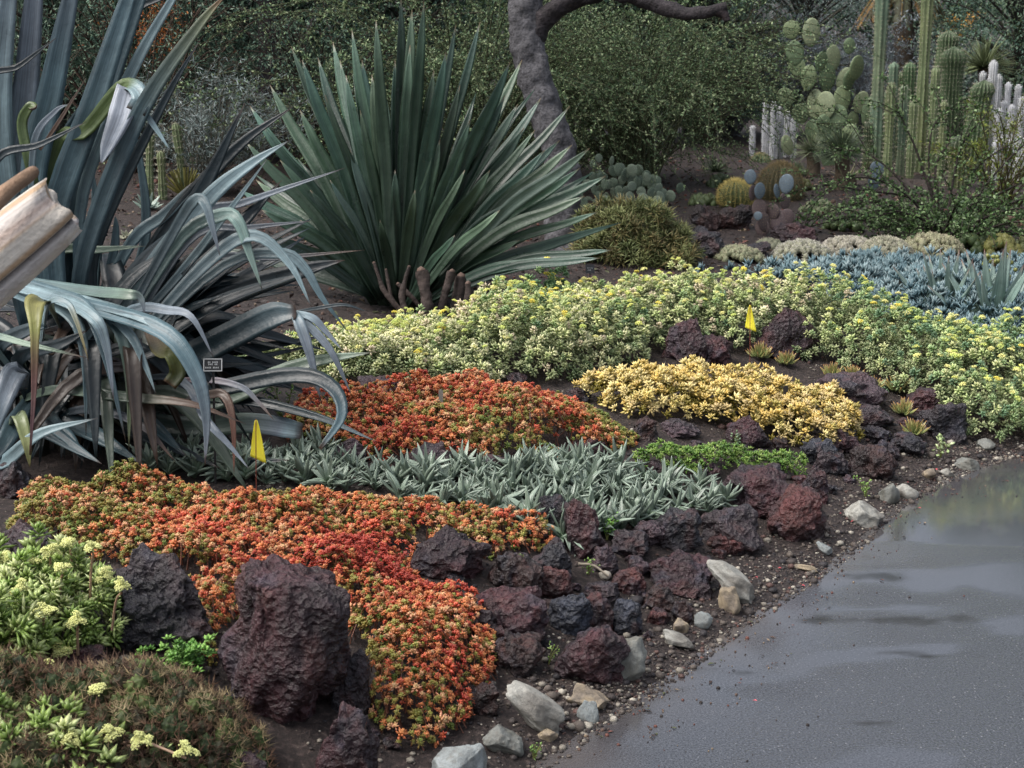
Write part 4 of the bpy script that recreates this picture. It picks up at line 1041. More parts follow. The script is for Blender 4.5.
# leaves at the heart of the plant and on its far side
hb = pt(62, 372, 5.05)
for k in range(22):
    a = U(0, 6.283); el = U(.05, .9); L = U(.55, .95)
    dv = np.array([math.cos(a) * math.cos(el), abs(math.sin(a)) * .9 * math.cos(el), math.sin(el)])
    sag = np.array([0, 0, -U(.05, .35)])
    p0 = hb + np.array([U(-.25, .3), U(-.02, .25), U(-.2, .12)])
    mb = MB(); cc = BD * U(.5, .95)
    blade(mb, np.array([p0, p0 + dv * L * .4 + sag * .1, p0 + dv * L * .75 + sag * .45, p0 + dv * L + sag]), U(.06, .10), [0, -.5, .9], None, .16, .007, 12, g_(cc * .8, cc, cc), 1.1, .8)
    obj('leaf', mb, M['agave'], agv)
mb = MB()                                                              # short woody base the leaves spring from
for j, (bx, by, hh) in enumerate([(62, 462, 0.26), (105, 455, 0.2), (20, 462, 0.26)]):
    q = at(bx, by); 
    th = np.linspace(0, 2 * math.pi, 15)[:-1]; zz = np.linspace(-.05, hh, 8)
    rr = .06 - .03 * zz / hh
    V = np.array([[q[0] + r * math.cos(a) * (1 + .12 * math.sin(7 * a + z * 30)), q[1] + .12 + r * math.sin(a), q[2] + z] for z, r in zip(zz, rr) for a in th])
    f = np.array([[i * 14 + k, i * 14 + (k + 1) % 14, (i + 1) * 14 + (k + 1) % 14, (i + 1) * 14 + k] for i in range(7) for k in range(14)])
    mb.add(V, f, C(44, 40, 36))
obj('stem', mb, M['bark'], agv)
mb = MB()                                                              # skirt of old dark leaves round the base
for k in range(130):
    a = U(0, 6.283); p0 = pt(U(-30, 150), U(330, 430), U(4.6, 5.3)); L = U(.3, .6)
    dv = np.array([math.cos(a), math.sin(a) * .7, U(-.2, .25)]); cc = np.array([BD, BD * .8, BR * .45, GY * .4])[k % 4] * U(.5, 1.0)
    q2 = p0 + dv * L + [0, 0, -.25 - U(0, .2)]; q2[2] = max(q2[2], tz(q2[0], q2[1]) + .02)
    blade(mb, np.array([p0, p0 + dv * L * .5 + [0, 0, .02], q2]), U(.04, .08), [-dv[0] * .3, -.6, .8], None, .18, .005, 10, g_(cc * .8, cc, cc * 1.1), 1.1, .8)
for k in range(46):                                                    # inner filler leaves reaching right, shade put into their dark colour
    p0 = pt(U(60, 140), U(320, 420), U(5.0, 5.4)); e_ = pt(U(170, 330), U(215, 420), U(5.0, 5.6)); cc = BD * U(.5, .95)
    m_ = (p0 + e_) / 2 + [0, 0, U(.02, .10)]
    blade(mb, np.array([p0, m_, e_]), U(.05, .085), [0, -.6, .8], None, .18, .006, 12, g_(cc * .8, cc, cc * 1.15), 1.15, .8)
o = obj('dry_and_shade_leaves', mb, M['agave'], agv); o['kind'] = 'stuff'

# ------------------------------------------------------------------ the stiff green agave in the middle
c0 = at(398, 312)
sag_ = thing('stiff_agave', 'large upright fan of stiff dark green sword leaves behind the pale sedum', 'agave', c0)
dc = depth(c0)
tips = [(291, 46), (302, 60), (318, 58), (333, 42), (340, 60), (352, 30), (362, 60), (372, 75), (401, -4), (412, 10), (424, 2), (446, 52), (456, 24), (480, 22), (492, 95), (510, 62), (522, 60), (518, 104), (541, 98), (570, 106), (560, 140), (572, 145), (590, 148), (606, 176), (580, 168), (545, 150), (524, 128), (500, 130), (612, 250), (598, 212), (585, 196), (570, 200), (270, 85), (262, 125), (276, 140), (246, 142), (250, 106), (256, 180), (240, 190), (262, 210), (300, 110), (312, 130), (430, 110), (440, 140), (385, 90), (470, 120), (465, 170), (530, 190), (548, 225), (500, 210), (520, 240), (552, 258), (455, 235), (300, 220), (285, 240), (330, 180), (350, 150), (395, 170), (415, 190), (380, 220), (440, 210), (310, 190), (240, 230), (600, 258), (490, 170), (376, 20), (346, 75), (410, 45), (325, 95), (434, 70), (460, 85), (505, 95), (360, 110), (535, 130), (280, 160), (395, 60)]
for i, (tx, ty) in enumerate(tips):
    rg = np.random.default_rng(400 + i)
    dxp, dyp = tx - 398, 300 - ty
    ln = math.hypot(dxp, dyp)
    front = -1 if i > 44 else rg.choice([-1, 1])
    dd = front * rg.uniform(.05, .35) + (-.15 if abs(dxp) > 150 else 0)
    bx, by = 398 + np.clip(dxp * .16, -34, 34), 306 - rg.uniform(0, 16)
    mx, my = bx + (tx - bx) * .5 - dxp * .035, by + (ty - by) * .5 - abs(dxp) * .05
    ctl = [(bx, by, dc + dd * .1), (mx, my, dc + dd * .5), (bx + (tx - bx) * .8, by + (ty - by) * .8 - abs(dxp) * .02, dc + dd * .85), (tx, ty, dc + dd)]
    v = rg.uniform(.6, 1.35); bl_ = rg.uniform(-.12, .12)
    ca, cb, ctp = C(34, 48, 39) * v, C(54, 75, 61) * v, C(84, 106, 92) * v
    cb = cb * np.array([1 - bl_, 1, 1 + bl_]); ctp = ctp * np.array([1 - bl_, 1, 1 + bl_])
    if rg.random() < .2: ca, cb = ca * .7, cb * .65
    if rg.random() < .12: cb = cb * .7 + C(120, 140, 134) * .3  # a few paler blades: highlight put into the leaf colour
    wl_ = 14 * rg.uniform(.8, 1.15) * (1.0 if ln > 150 else .8)
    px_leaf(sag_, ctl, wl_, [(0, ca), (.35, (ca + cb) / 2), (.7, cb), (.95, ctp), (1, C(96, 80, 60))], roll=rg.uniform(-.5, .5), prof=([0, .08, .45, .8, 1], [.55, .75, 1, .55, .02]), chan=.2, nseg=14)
for k in range(22):                                                    # the far side of the fan
    a = U(.1, math.pi - .1); el = U(.2, 1.3); L = U(.9, 1.45)
    dv = np.array([math.cos(a) * math.cos(el), math.sin(a) * math.cos(el), math.sin(el)])
    p0 = c0 + np.array([U(-.1, .1), U(.02, .2), .03])
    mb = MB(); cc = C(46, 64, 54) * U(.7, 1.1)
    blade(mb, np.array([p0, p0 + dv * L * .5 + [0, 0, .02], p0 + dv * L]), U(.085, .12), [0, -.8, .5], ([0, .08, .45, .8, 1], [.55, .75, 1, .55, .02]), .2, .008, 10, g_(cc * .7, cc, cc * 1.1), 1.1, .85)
    obj('leaf', mb, M['agave'], sag_)

# ------------------------------------------------------------------ trees and shrubs
def tube(mb, pts, r0, r1, ns, col, nseg=None, rough=0.0, seed=0):
    nseg = nseg or max(3, len(pts) * 3)
    Q = catmull(pts, nseg); T = norm(np.gradient(Q, axis=0))
    a0 = np.array([.31, .17, .93]) if abs(T[0] @ [.31, .17, .93]) < .9 else np.array([1., 0, 0])
    A = norm(np.cross(T, a0)); B = np.cross(T, A)
    t = np.linspace(0, 1, nseg); r = r0 + (r1 - r0) * t
    th = np.linspace(0, 2 * math.pi, ns + 1)[:-1]
    V = Q[:, None] + (A[:, None] * np.cos(th)[None, :, None] + B[:, None] * np.sin(th)[None, :, None]) * r[:, None, None]
    V = V.reshape(-1, 3)
    if rough:
        c = np.repeat(Q, ns, 0); n = norm(V - c)
        V = V + n * (rough * np.repeat(r, ns) * fbm(V * 14, seed, 3))[:, None]
    k = np.arange(ns); i0 = np.arange(nseg - 1)[:, None] * ns
    f = np.stack([i0 + k, i0 + (k + 1) % ns, i0 + ns + (k + 1) % ns, i0 + ns + k], 2).reshape(-1, 4)
    col = np.asarray(col, float)
    cc = np.broadcast_to(col, V.shape)
    if rough: cc = col[None] * (1 + .35 * fbm(V * 9, seed + 3, 3))[:, None]
    mb.add(V, f, cc)
    return Q

def leafq(L, W, fold=.25):
    v = np.array([(0, 0, 0), (.5 * L, W / 2, fold * W), (L, 0, 0), (.5 * L, -W / 2, fold * W)])
    return v, np.array([(0, 1, 2), (0, 2, 3)]), np.array([(.85,) * 3, (1,) * 3, (1.15,) * 3, (1,) * 3])
def anyrot(n, up=0.0):
    x = norm(rng.normal(size=(n, 3)) + np.array([0, 0, up])); z = norm(np.cross(x, rng.normal(size=(n, 3)))); y = np.cross(z, x)
    return np.stack([x, y, z], 2)

def make_tree(name, label, H, crown_r, z0, nclump, per, leafL, leafW, pal, trunk_r=.14, spread=.32, up=0., loc=(0, 0, 0), seed=0, lean=.3, barkc=C(50, 48, 44), droop=0.0):
    """tapered trunk with limbs; leaves in many uneven clumps with gaps between"""
    rg = np.random.default_rng(seed)
    t = thing(name, label, 'tree', (0, 0, 0), 'trees behind the garden')
    mb = MB(); lx, ly = rg.normal(0, lean, 2)
    tr = tube(mb, [(0, 0, -.2), (lx * .3, ly * .3, H * .3), (lx * .7, ly * .7, H * .6), (lx, ly, H * .92)], trunk_r, trunk_r * .25, 9, barkc, 16, .15, seed)
    tips = []
    for k in range(int(nclump * .5)):
        a = rg.uniform(0, 6.28); zz = rg.uniform(z0, H)
        u = (zz - z0) / (H - z0)
        rr = crown_r * (0.35 + .65 * math.sin(math.pi * min(.95, .22 + .72 * u))) * rg.uniform(.45, 1.05)
        b = tr[min(15, int(np.clip(zz / H * .8, 0, 1) * 15))]
        e = np.array([lx * u + rr * math.cos(a), ly * u + rr * math.sin(a), zz - droop * rr * .5])
        m_ = (b + e) / 2 + [0, 0, .12 * rr]
        q = tube(mb, [b, m_, e], trunk_r * .28, .008, 5, barkc, 7)
        tips += [(e, 1.0), (q[4] + rg.normal(0, .12, 3), .8)]
    obj('trunk', mb, M['bark'], t)
    mb = MB(); P, G = [], []
    for e, s in tips:
        n = int(per * rg.uniform(.5, 1.4))
        p = e + rg.normal(0, 1, (n, 3)) * np.array([spread, spread, spread * .6]) * s
        P.append(p); G.append(np.full(n, rg.integers(0, len(pal))))
    P = np.concatenate(P); G = np.concatenate(G)
    G = np.where(R(len(P)) < .3, rng.integers(0, len(pal), len(P)), G)
    P[:, 2] = np.maximum(P[:, 2], .02)
    mb.scatter(leafq(leafL, leafW), P, anyrot(len(P), up), U(.6, 1.3, len(P)), np.array(pal)[G] * U(.75, 1.25, len(P))[:, None])
    obj('crown', mb, M['leaf'], t)
    return t

DG = [C(76, 102, 88), C(94, 120, 100), C(58, 84, 72), C(114, 134, 110)]
BGN = [C(112, 130, 124), C(132, 146, 140), C(92, 110, 104)]  # greyed pale greens: distance haze is put into this leaf colour
OLV = [C(70, 80, 52), C(84, 92, 60), C(56, 66, 44)]
GRY = [C(96, 106, 104), C(110, 118, 118), C(80, 90, 88)]
tA = make_tree('dense_tree', 'dark fine needled tree behind the left agave', 6.8, 2.2, .15, 210, 170, .16, .012, DG, seed=1, up=-.9, spread=.36)
tB = make_tree('broadleaf_tree', 'dark broad leaved tree behind the leaning trunk', 6.5, 2.4, .6, 170, 120, .085, .04, DG + [C(74, 92, 56)], seed=2)
tC = make_tree('grey_tree', 'hazy grey green tree at the far back', 6.0, 2.2, .6, 110, 110, .09, .022, BGN, seed=3)
TREES = [  # px, depth, kind, scale, label
    (-70, 14.5, 0, 0.80, 'dark fine needled tree behind the upright blue agave leaves at the left edge'),
    (40, 16, 0, 0.84, 'dark needled tree between the upright leaves of the left agave'),
    (125, 15.0, 0, 0.76, 'dark needled tree behind the orange flowering shrub'),
    (215, 18, 2, 0.84, 'dull blue green tree seen between the two agaves'),
    (300, 16, 0, 0.80, 'dark needled tree behind the left side of the stiff agave'),
    (385, 17.5, 1, 0.80, 'dark broadleaf tree directly behind the stiff agave'),
    (470, 18.5, 2, 0.88, 'grey green tree left behind the leaning trunk'),
    (545, 17, 1, 0.80, 'dark broadleaf tree right behind the leaning trunk'),
    (620, 18, 1, 0.65, 'dark broadleaf tree behind the thorny shrub'),
    (690, 19, 2, 0.65, 'hazy grey green tree above the right side of the thorny shrub'),
    (745, 23, 2, 0.68, 'dull blue green tree left of the big prickly pear'),
    (815, 24, 2, 0.71, 'hazy blue green tree behind the big prickly pear'),
    (880, 25, 1, 0.71, 'dark broadleaf tree behind the tall columnar cacti'),
    (955, 24, 2, 0.68, 'pale grey green tree behind the thick ribbed cacti'),
    (1030, 22, 1, 0.68, 'dark broadleaf tree at the top right corner'),
    (1110, 19, 0, 0.62, 'dark needled tree just past the right edge'),
    (1230, 15, 0, .8, 'dark needled tree standing beyond the right edge of the view'),
    (1330, 13, 1, .7, 'dark broadleaf tree standing beyond the right edge of the view'),
    (165, 13.6, 0, 0.55, 'low dark needled tree right behind the brown column cacti'),
    (250, 14.2, 0, 0.60, 'low dark needled tree behind the silvery shrub'),
    (60, 13.2, 0, 0.55, 'low dark needled tree behind the base of the upright agave leaves'),
    (420, 15, 1, 0.60, 'low dark broadleaf tree behind the middle of the stiff agave'),
    (710, 17.5, 1, 0.50, 'low dark broadleaf tree behind the golden barrel cactus'),
    (790, 19, 2, 0.55, 'low blue green tree behind the white woolly cacti'),
    (1010, 18, 1, 0.50, 'low dark broadleaf tree behind the right hand woolly cacti'),
    (170, 23, 1, 0.92, 'dark broadleaf tree far behind the left agave'),
    (-10, 22, 1, 0.92, 'dark broadleaf tree far behind at the left edge'),
    (430, 24, 2, 0.96, 'dull blue green tree far behind the stiff agave'),
    (580, 25, 0, 0.96, 'dark needled tree far behind the leaning trunk'),
]
p = pt(273, 150, 13.4)
tK = make_tree('dark_tree', 'tree with straight dark trunk between the two agaves', 6.2, 1.7, 2.9, 90, 120, .09, .02, DG, trunk_r=.13, seed=7, lean=.1, barkc=C(42, 38, 42), loc=(0, 0, 0))
tK.location = (p[0], p[1], tz(p[0], p[1]))
used = set()
for px_, d_, k_, s_, lb in TREES:
    p = pt(px_, 100, d_); z = tz(p[0], p[1])
    src = (tA, tB, tC)[k_]
    if k_ not in used:
        used.add(k_); src.location = (p[0], p[1], z); src.scale = (s_,) * 3; src['label'] = lb
    else: dup(src, (p[0], p[1], z), U(0, 6.28), s_, lb)

# --- the leaning grey trunk in the middle
dT = depth(at(562, 252)); tb = at(562, 252)
tre = thing('leaning_tree', 'leaning grey barked tree with one long limb reaching right over the thorny shrub', 'tree', tb)
mb = MB()
tp = [(563, 268, dT), (563, 225, dT), (563, 185, dT), (558, 150, dT), (547, 115, dT), (534, 75, dT), (526, 35, dT), (526, 0, dT), (520, -40, dT + .05), (505, -110, dT + .1)]
tube(mb, [pt(*q) for q in tp], 17 * dT / F_PX * 1.05, 16 * dT / F_PX, 40, C(78, 77, 80), 200, .15, 5)
obj('trunk', mb, M['trunk'], tre)
mb = MB()
tube(mb, [pt(*q) for q in [(530, 42, dT), (541, 22, dT - .02), (558, 8, dT - .08), (585, -6, dT - .15), (615, -8, dT - .2), (648, 1, dT - .25), (678, 12, dT - .3), (705, 12, dT - .35), (727, 6, dT - .38)]], 12.5 * dT / F_PX, 5 * dT / F_PX, 24, C(50, 46, 48), 90, .2, 9)
tube(mb, [pt(*q) for q in [(716, 10, dT - .36), (724, 14, dT - .37), (727, 21, dT - .37)]], 6 * dT / F_PX, 3 * dT / F_PX, 8, C(56, 48, 50), 6, .1, 3)
obj('limb', mb, M['trunk'], tre)
mb = MB(); top = pt(505, -110, dT + .1)
tips = []
for k in range(34):
    a = U(0, 6.28); rr = U(.5, 2.0)
    e = top + np.array([rr * math.cos(a), rr * math.sin(a), U(.5, 2.1)])
    q = tube(mb, [top, (top + e) / 2 + [0, 0, .2], e], .035, .008, 5, C(76, 68, 68), 8); tips += [e, q[5]]
obj('branches', mb, M['bark'], tre)
P = np.concatenate([e + rng.normal(0, 1, (50, 3)) * [.3, .3, .16] for e in tips])
mb = MB(); mb.scatter(leafq(.08, .028), P, anyrot(len(P)), U(.7, 1.3, len(P)), np.array(OLV)[rng.integers(0, 3, len(P))])
obj('crown', mb, M['leaf'], tre)

# --- shrubs made of arching whips set with small leaves
def whip_shrub(name, label, base, stems, leafL, leafW, pal, barkc, twigs=5, tl=.35, step=.03, r=.012, tipcol=None, spreadleaf=.02, cat='shrub'):
    t = thing(name, label, cat, base)
    mb, ml = MB(), MB(); P = []
    for s in stems:
        q = tube(mb, s, r, r * .35, 5, barkc, 14)
        runs = [q]
        for k in range(twigs):
            i = rng.integers(3, 13); dv = norm(norm(q[min(i + 1, 13)] - q[i - 1]) + rng.normal(0, .55, 3))
            L = tl * U(.5, 1.3); sg = np.array([0, 0, -.12 * L])
            runs.append(tube(mb, [q[i], q[i] + dv * L * .5 + [0, 0, .04 * L], q[i] + dv * L + sg], r * .4, r * .2, 3, barkc, 6))
        for run in runs:
            ln = np.linalg.norm(np.diff(run, axis=0), axis=1).sum(); n = max(3, int(ln / step))
            u = np.sort(R(n)) * (len(run) - 1.001); i = u.astype(int)
            P.append(run[i] + (run[i + 1] - run[i]) * (u - i)[:, None] + rng.normal(0, spreadleaf, (n, 3)))
    P = np.concatenate(P)
    tint = np.array(pal)[rng.integers(0, len(pal), len(P))] * U(.75, 1.3, len(P))[:, None]
    ml.scatter(leafq(leafL, leafW), P, anyrot(len(P), .2), U(.6, 1.3, len(P)), tint)
    obj('stems', mb, M['bark'], t); obj('foliage', ml, M['leaf'], t)
    return t
def fan(base, n, L0, L1, el0, el1, az0=0., az1=6.283, arch=.35):
    out = []
    for k in range(n):
        a, e, L = U(az0, az1), U(el0, el1), U(L0, L1)
        dv = np.array([math.cos(a) * math.cos(e), math.sin(a) * math.cos(e), math.sin(e)])
        hz = np.array([math.cos(a), math.sin(a), 0.])
        b = np.asarray(base) + np.array([U(-.12, .12), U(-.12, .12), 0])
        out.append([b, b + dv * L * .45, b + dv * L * .75 + hz * L * arch * .12 - [0, 0, L * arch * .1], b + dv * L * .95 + hz * L * arch * .4 - [0, 0, L * arch * .38]])
    return out
TH = [C(92, 116, 80), C(118, 140, 100), C(66, 90, 64), C(142, 156, 116)]
b = at(640, 188)
whip_shrub('thorny_shrub', 'large dark green twiggy shrub spreading to the right of the leaning trunk', b, fan(b, 60, 1.2, 2.3, .75, 1.5, arch=.9) + fan(b, 40, .9, 1.6, .45, 1.4, 0.4, 3.6, arch=.9), .026, .013, TH, C(70, 74, 54), 11, .8, .017, .009, spreadleaf=.007)
b = pt(470, 150, dT + 2.2); b[2] = tz(b[0], b[1])
whip_shrub('thorny_shrub', 'dark twiggy shrub between the stiff agave and the leaning trunk', b, fan(b, 70, 1.3, 2.6, .5, 1.5, arch=.8), .026, .013, TH, C(70, 74, 54), 10, .8, .018, .009, spreadleaf=.007)
b = pt(706, 150, 17.4); b[2] = tz(b[0], b[1])
whip_shrub('twiggy_shrub', 'sparse olive twiggy shrub with upright stems left of the white woolly cacti', b, fan(b, 60, 1.2, 2.4, .6, 1.5, arch=.4), .03, .014, OLV, C(84, 78, 66), 7, .5, .03, .010)
b = pt(330, 120, 12.5); b[2] = tz(b[0], b[1])
whip_shrub('twiggy_shrub', 'dull green twiggy shrub showing left of the stiff agave', b, fan(b, 60, 1.2, 2.4, .5, 1.5, arch=.5), .03, .015, DG, C(60, 52, 46), 7, .5, .026, .010)
b = pt(138, 120, 12.0); b[2] = tz(b[0], b[1])
whip_shrub('orange_shrub', 'dark shrub with rusty orange flowering tips behind the left agave', b, fan(b, 46, 1.4, 2.1, .8, 1.5, arch=.3), .036, .012, DG, C(66, 54, 46), 6, .4, .03, .010)
mb = MB(); bo = pt(150, 26, 12.0)
P = bo + rng.normal(0, 1, (700, 3)) * [.18, .15, .16]
mb.scatter(leafq(.05, .014), P, anyrot(len(P)), U(.6, 1.2, len(P)), np.array([C(166, 96, 50), C(140, 84, 50), C(176, 116, 64)])[rng.integers(0, 3, len(P))])
so_ = [o for o in THINGS if o.name.startswith('orange_shrub')][0]
obj('blossom', mb, M['leaf'], so_)
b = pt(208, 170, 11.0); b[2] = tz(b[0], b[1])
whip_shrub('silver_shrub', 'fine silvery grey shrub between the two agaves', b, fan(b, 60, .6, 1.15, .7, 1.5, arch=.25), .055, .007, [C(120, 134, 132), C(140, 150, 150), C(92, 106, 102)], C(86, 84, 76), 5, .25, .016, .006)
for pxx, dd, lb in [(775, 19, 'pale blue grey feathery shrub left behind the big prickly pear'), (862, 19.5, 'pale grey feathery shrub between prickly pear and tall columnar cacti'), (730, 18.5, 'blue grey feathery shrub behind the sparse twiggy shrub')]:
    b = pt(pxx, 110, dd); b[2] = tz(b[0], b[1])
    whip_shrub('grey_shrub', lb, b, fan(b, 80, 1.0, 2.0, .6, 1.5, arch=.3), .05, .012, [C(128, 138, 146), C(108, 118, 126), C(146, 154, 158)], C(104, 102, 100), 6, .4, .02, .008)
# --- the long armed shrub at the right
b = at(945, 240); db = depth(b)
arms = [[(945, 238), (900, 190), (850, 178), (806, 210)], [(945, 238), (915, 200), (860, 190), (822, 184)], [(945, 238), (890, 205), (850, 205), (800, 224)], [(945, 238), (930, 180), (932, 130), (952, 105)], [(950, 238), (965, 190), (985, 160), (1040, 128)], [(950, 238), (990, 180), (1030, 140), (1060, 128)], [(950, 238), (990, 200), (1030, 180), (1070, 175)],
        [(945, 238), (920, 160), (905, 125), (895, 105)], [(945, 238), (935, 170), (950, 140), (945, 118)], [(945, 238), (900, 180), (870, 155), (850, 150)], [(945, 238), (960, 205), (1000, 210), (1050, 220)], [(945, 238), (905, 215), (870, 215), (830, 220)], [(945, 238), (955, 170), (965, 140), (990, 110)]]
st = [[pt(q[0], q[1], db + (k % 5 - 2) * .16 * j / 3) for j, q in enumerate(a)] for k, a in enumerate(arms)]
st += fan(b, 40, .45, .95, .1, .7, arch=.5)
whip_shrub('arching_shrub', 'long armed arching green shrub in front of the columnar cacti at the right', b, st, .030, .018, [C(70, 96, 54), C(92, 118, 72), C(52, 76, 44), C(116, 136, 96)], C(48, 42, 40), 4, .4, .010, .011, spreadleaf=.012)
b = pt(1010, 100, db + 1.5); b[2] = tz(b[0], b[1])
whip_shrub('green_shrub', 'yellow green soft shrub at the right edge above the arching arms', b, fan(b, 30, .7, 1.2, .7, 1.4, arch=.3), .04, .012, [C(96, 110, 44), C(116, 126, 56), C(78, 92, 40)], C(70, 64, 44), 5, .25, .02, .008)

# ------------------------------------------------------------------ cacti
def spikes(mb, P, Nn, n, L, w, col, tilt=.6):
    v = np.array([(-w, 0, 0), (w, 0, 0), (0, w, 0), (0, 0, L)]); f = np.array([(0, 1, 3), (1, 2, 3), (2, 0, 3)])
    PP, NN = np.repeat(P, n, 0), np.repeat(Nn, n, 0)
    mb.scatter((v, f, np.array([(.9,) * 3, (.9,) * 3, (.9,) * 3, (1.1,) * 3])), PP, frames(NN, tilt), U(.6, 1.2, len(PP)), np.asarray(col) * U(.75, 1.2, len(PP))[:, None])
def column(px_, yt, yb, wpx, label, kind='green', dd=0.0, name='columnar_cactus', group='columnar cacti', lean=0.0):
    P0 = at(px_, yb); d = depth(P0) + dd
    P0 = pt(px_, yb, d); P0[2] = tz(P0[0], P0[1])
    Hh = (pt(px_, yt, d)[2] - P0[2]); Rr = wpx * d / F_PX / 2
    t = thing(name, label, 'cactus', P0, group)
    nr = {'green': 12, 'grey': 7, 'yellow': 8, 'fat': 18, 'white': 10, 'dark': 14}[kind]
    cb = {'green': C(74, 96, 66), 'grey': C(88, 106, 88), 'yellow': C(98, 110, 78), 'fat': C(72, 88, 62), 'white': C(178, 180, 184), 'dark': C(54, 66, 46)}[kind]
    nt_, ns = 26, nr * 6
    u = np.linspace(0, 1, nt_); cap = min(.5, 1.3 * Rr / Hh)
    prof = np.where(u < 1 - cap, .9 + .1 * np.sin(u * 9 + px_), np.sqrt(np.clip(1 - ((u - 1 + cap) / cap) ** 2, 0, 1)) * .98 + .02)
    th = np.linspace(0, 2 * math.pi, ns + 1)[:-1]
    rib = np.cos(nr * th)
    V = np.array([[P0[0] + lean * Hh * uu * uu + Rr * p * (1 + .14 * rb) * math.cos(a), P0[1] + Rr * p * (1 + .14 * rb) * math.sin(a), P0[2] - .03 + (Hh + .03) * uu] for uu, p in zip(u, prof) for a, rb in zip(th, rib)])
    cc = (cb[None] * (1 + .22 * np.tile(rib, nt_))[:, None]) * (1 + .2 * fbm(V * 3, int(px_), 2))[:, None]
    yl = smooth((fbm(V * 2.2, int(px_) + 5, 2)) * 2)[:, None] * .25
    cc = cc * (1 - yl) + C(122, 122, 84) * yl
    f = np.array([[i * ns + k, i * ns + (k + 1) % ns, (i + 1) * ns + (k + 1) % ns, (i + 1) * ns + k] for i in range(nt_ - 1) for k in range(ns)])
    mb = MB(); mb.add(V, f, cc); obj('body', mb, M['cactus'], t)
    na = max(6, int(Hh / .04)) if kind != 'white' else int(Hh / .018)
    uu = np.repeat(np.linspace(.02, 1 - cap * .3, na), nr); aa = np.tile(np.arange(nr) * 2 * math.pi / nr, na)
    pp = np.interp(uu, u, prof)
    A = np.stack([P0[0] + lean * Hh * uu * uu + Rr * pp * 1.13 * np.cos(aa), P0[1] + Rr * pp * 1.13 * np.sin(aa), P0[2] + Hh * uu], 1)
    mb = MB(); Nn = np.stack([np.cos(aa), np.sin(aa), .3 * np.ones(len(aa))], 1)
    if kind == 'white': spikes(mb, A, Nn, 5, .018, .0016, C(228, 230, 234), .8)
    else: spikes(mb, A, Nn, 5, .030, .0018, C(170, 166, 146), .7)
    obj('spines', mb, M['spine'], t)
    return t
column(874, -60, 168, 13, 'tall grey green column cactus running out of the top beside the prickly pear', 'grey')
column(918, -70, 172, 12, 'tall yellow green column cactus running out of the top left of the thick ribbed ones', 'yellow')
column(889, 62, 164, 11, 'grey green column cactus with rounded top just right of the tall grey one', 'grey', .4)
column(887, 82, 172, 9, 'yellowish column cactus in front beside the tall grey green one', 'yellow', -.3)
column(900, 84, 172, 9, 'slim grey column cactus midway between the two tall columns', 'grey', -.3)
column(905, 62, 164, 12, 'green column cactus with rounded top just left of the tall yellow green one', 'green', .4)
column(910, 100, 172, 8, 'short slim column cactus at the foot of the tall yellow green one', 'yellow', -.5)
column(930, 66, 172, 8, 'slim yellowish column cactus between the tall one and the thick ribbed ones', 'yellow', -.2)
column(940, 100, 175, 7, 'short pale yellow column cactus in front of the thickest ribbed one', 'yellow', -.6)
column(938, 31, 160, 19, 'thick ribbed green cactus standing behind, its top highest of the thick three', 'fat', .8, lean=.03)
column(947, 47, 168, 22, 'thick ribbed green cactus in the middle of the thick three', 'fat')
column(972, 80, 172, 22, 'shorter thick ribbed green cactus leaning slightly right', 'fat', -.2, lean=.07)
column(957, 135, 180, 19, 'short stout dark cactus with orange tip in front of the thick ones', 'dark', -.4)
column(881, 92, 168, 9, 'green column cactus wedged right behind the tall grey green one', 'green', .7)
column(896, 72, 166, 9, 'dark green column cactus at the back between the two tall columns', 'green', .9)
column(924, 84, 168, 9, 'green column cactus close behind the tall yellow green one', 'green', .6)
column(912, 76, 166, 8, 'grey column cactus hidden partly behind the tall yellow green one', 'grey', .8)
column(960, 96, 170, 12, 'ribbed dark green cactus between the thick middle and leaning ones', 'fat', .5)
column(867, 121, 166, 9, 'short dark column cactus at the foot of the big prickly pear', 'dark', -.2)
WL = 'white woolly column cactus in the small stand left of the big prickly pear'
for px_, yt in [(764, 101), (772, 101), (780, 99), (786, 111), (793, 115), (766, 124), (752, 125), (775, 108), (790, 122), (783, 116)]:
    column(px_, yt, 156, 5, WL, 'white', U(-.3, .3), 'woolly_cactus', 'white woolly cacti left of the prickly pear')
column(987, 60, 165, 7, 'tallest white woolly column cactus right of the thick ribbed cacti', 'white', .2, 'woolly_cactus', 'white woolly cacti at the right')
WR = 'white woolly column cactus in the stand right of the thick ribbed cacti'
for px_, yt in [(993, 74), (1003, 82), (1000, 100), (977, 71), (983, 78), (1008, 104), (1018, 96), (996, 108), (1013, 84)]:
    column(px_, yt, 165, 6, WR, 'white', U(-.2, .4), 'woolly_cactus', 'white woolly cacti at the right')
WS = 'small lilac grey column cactus in the low stand at the right edge'
for px_ in (994, 999, 1004, 1008, 1013, 1017, 1022, 1027, 1032):
    column(px_, 138 + U(-6, 8), 172, 5, WS, 'white', -.8 + U(-.2, .2), 'woolly_cactus', 'low lilac grey cacti at the right edge')

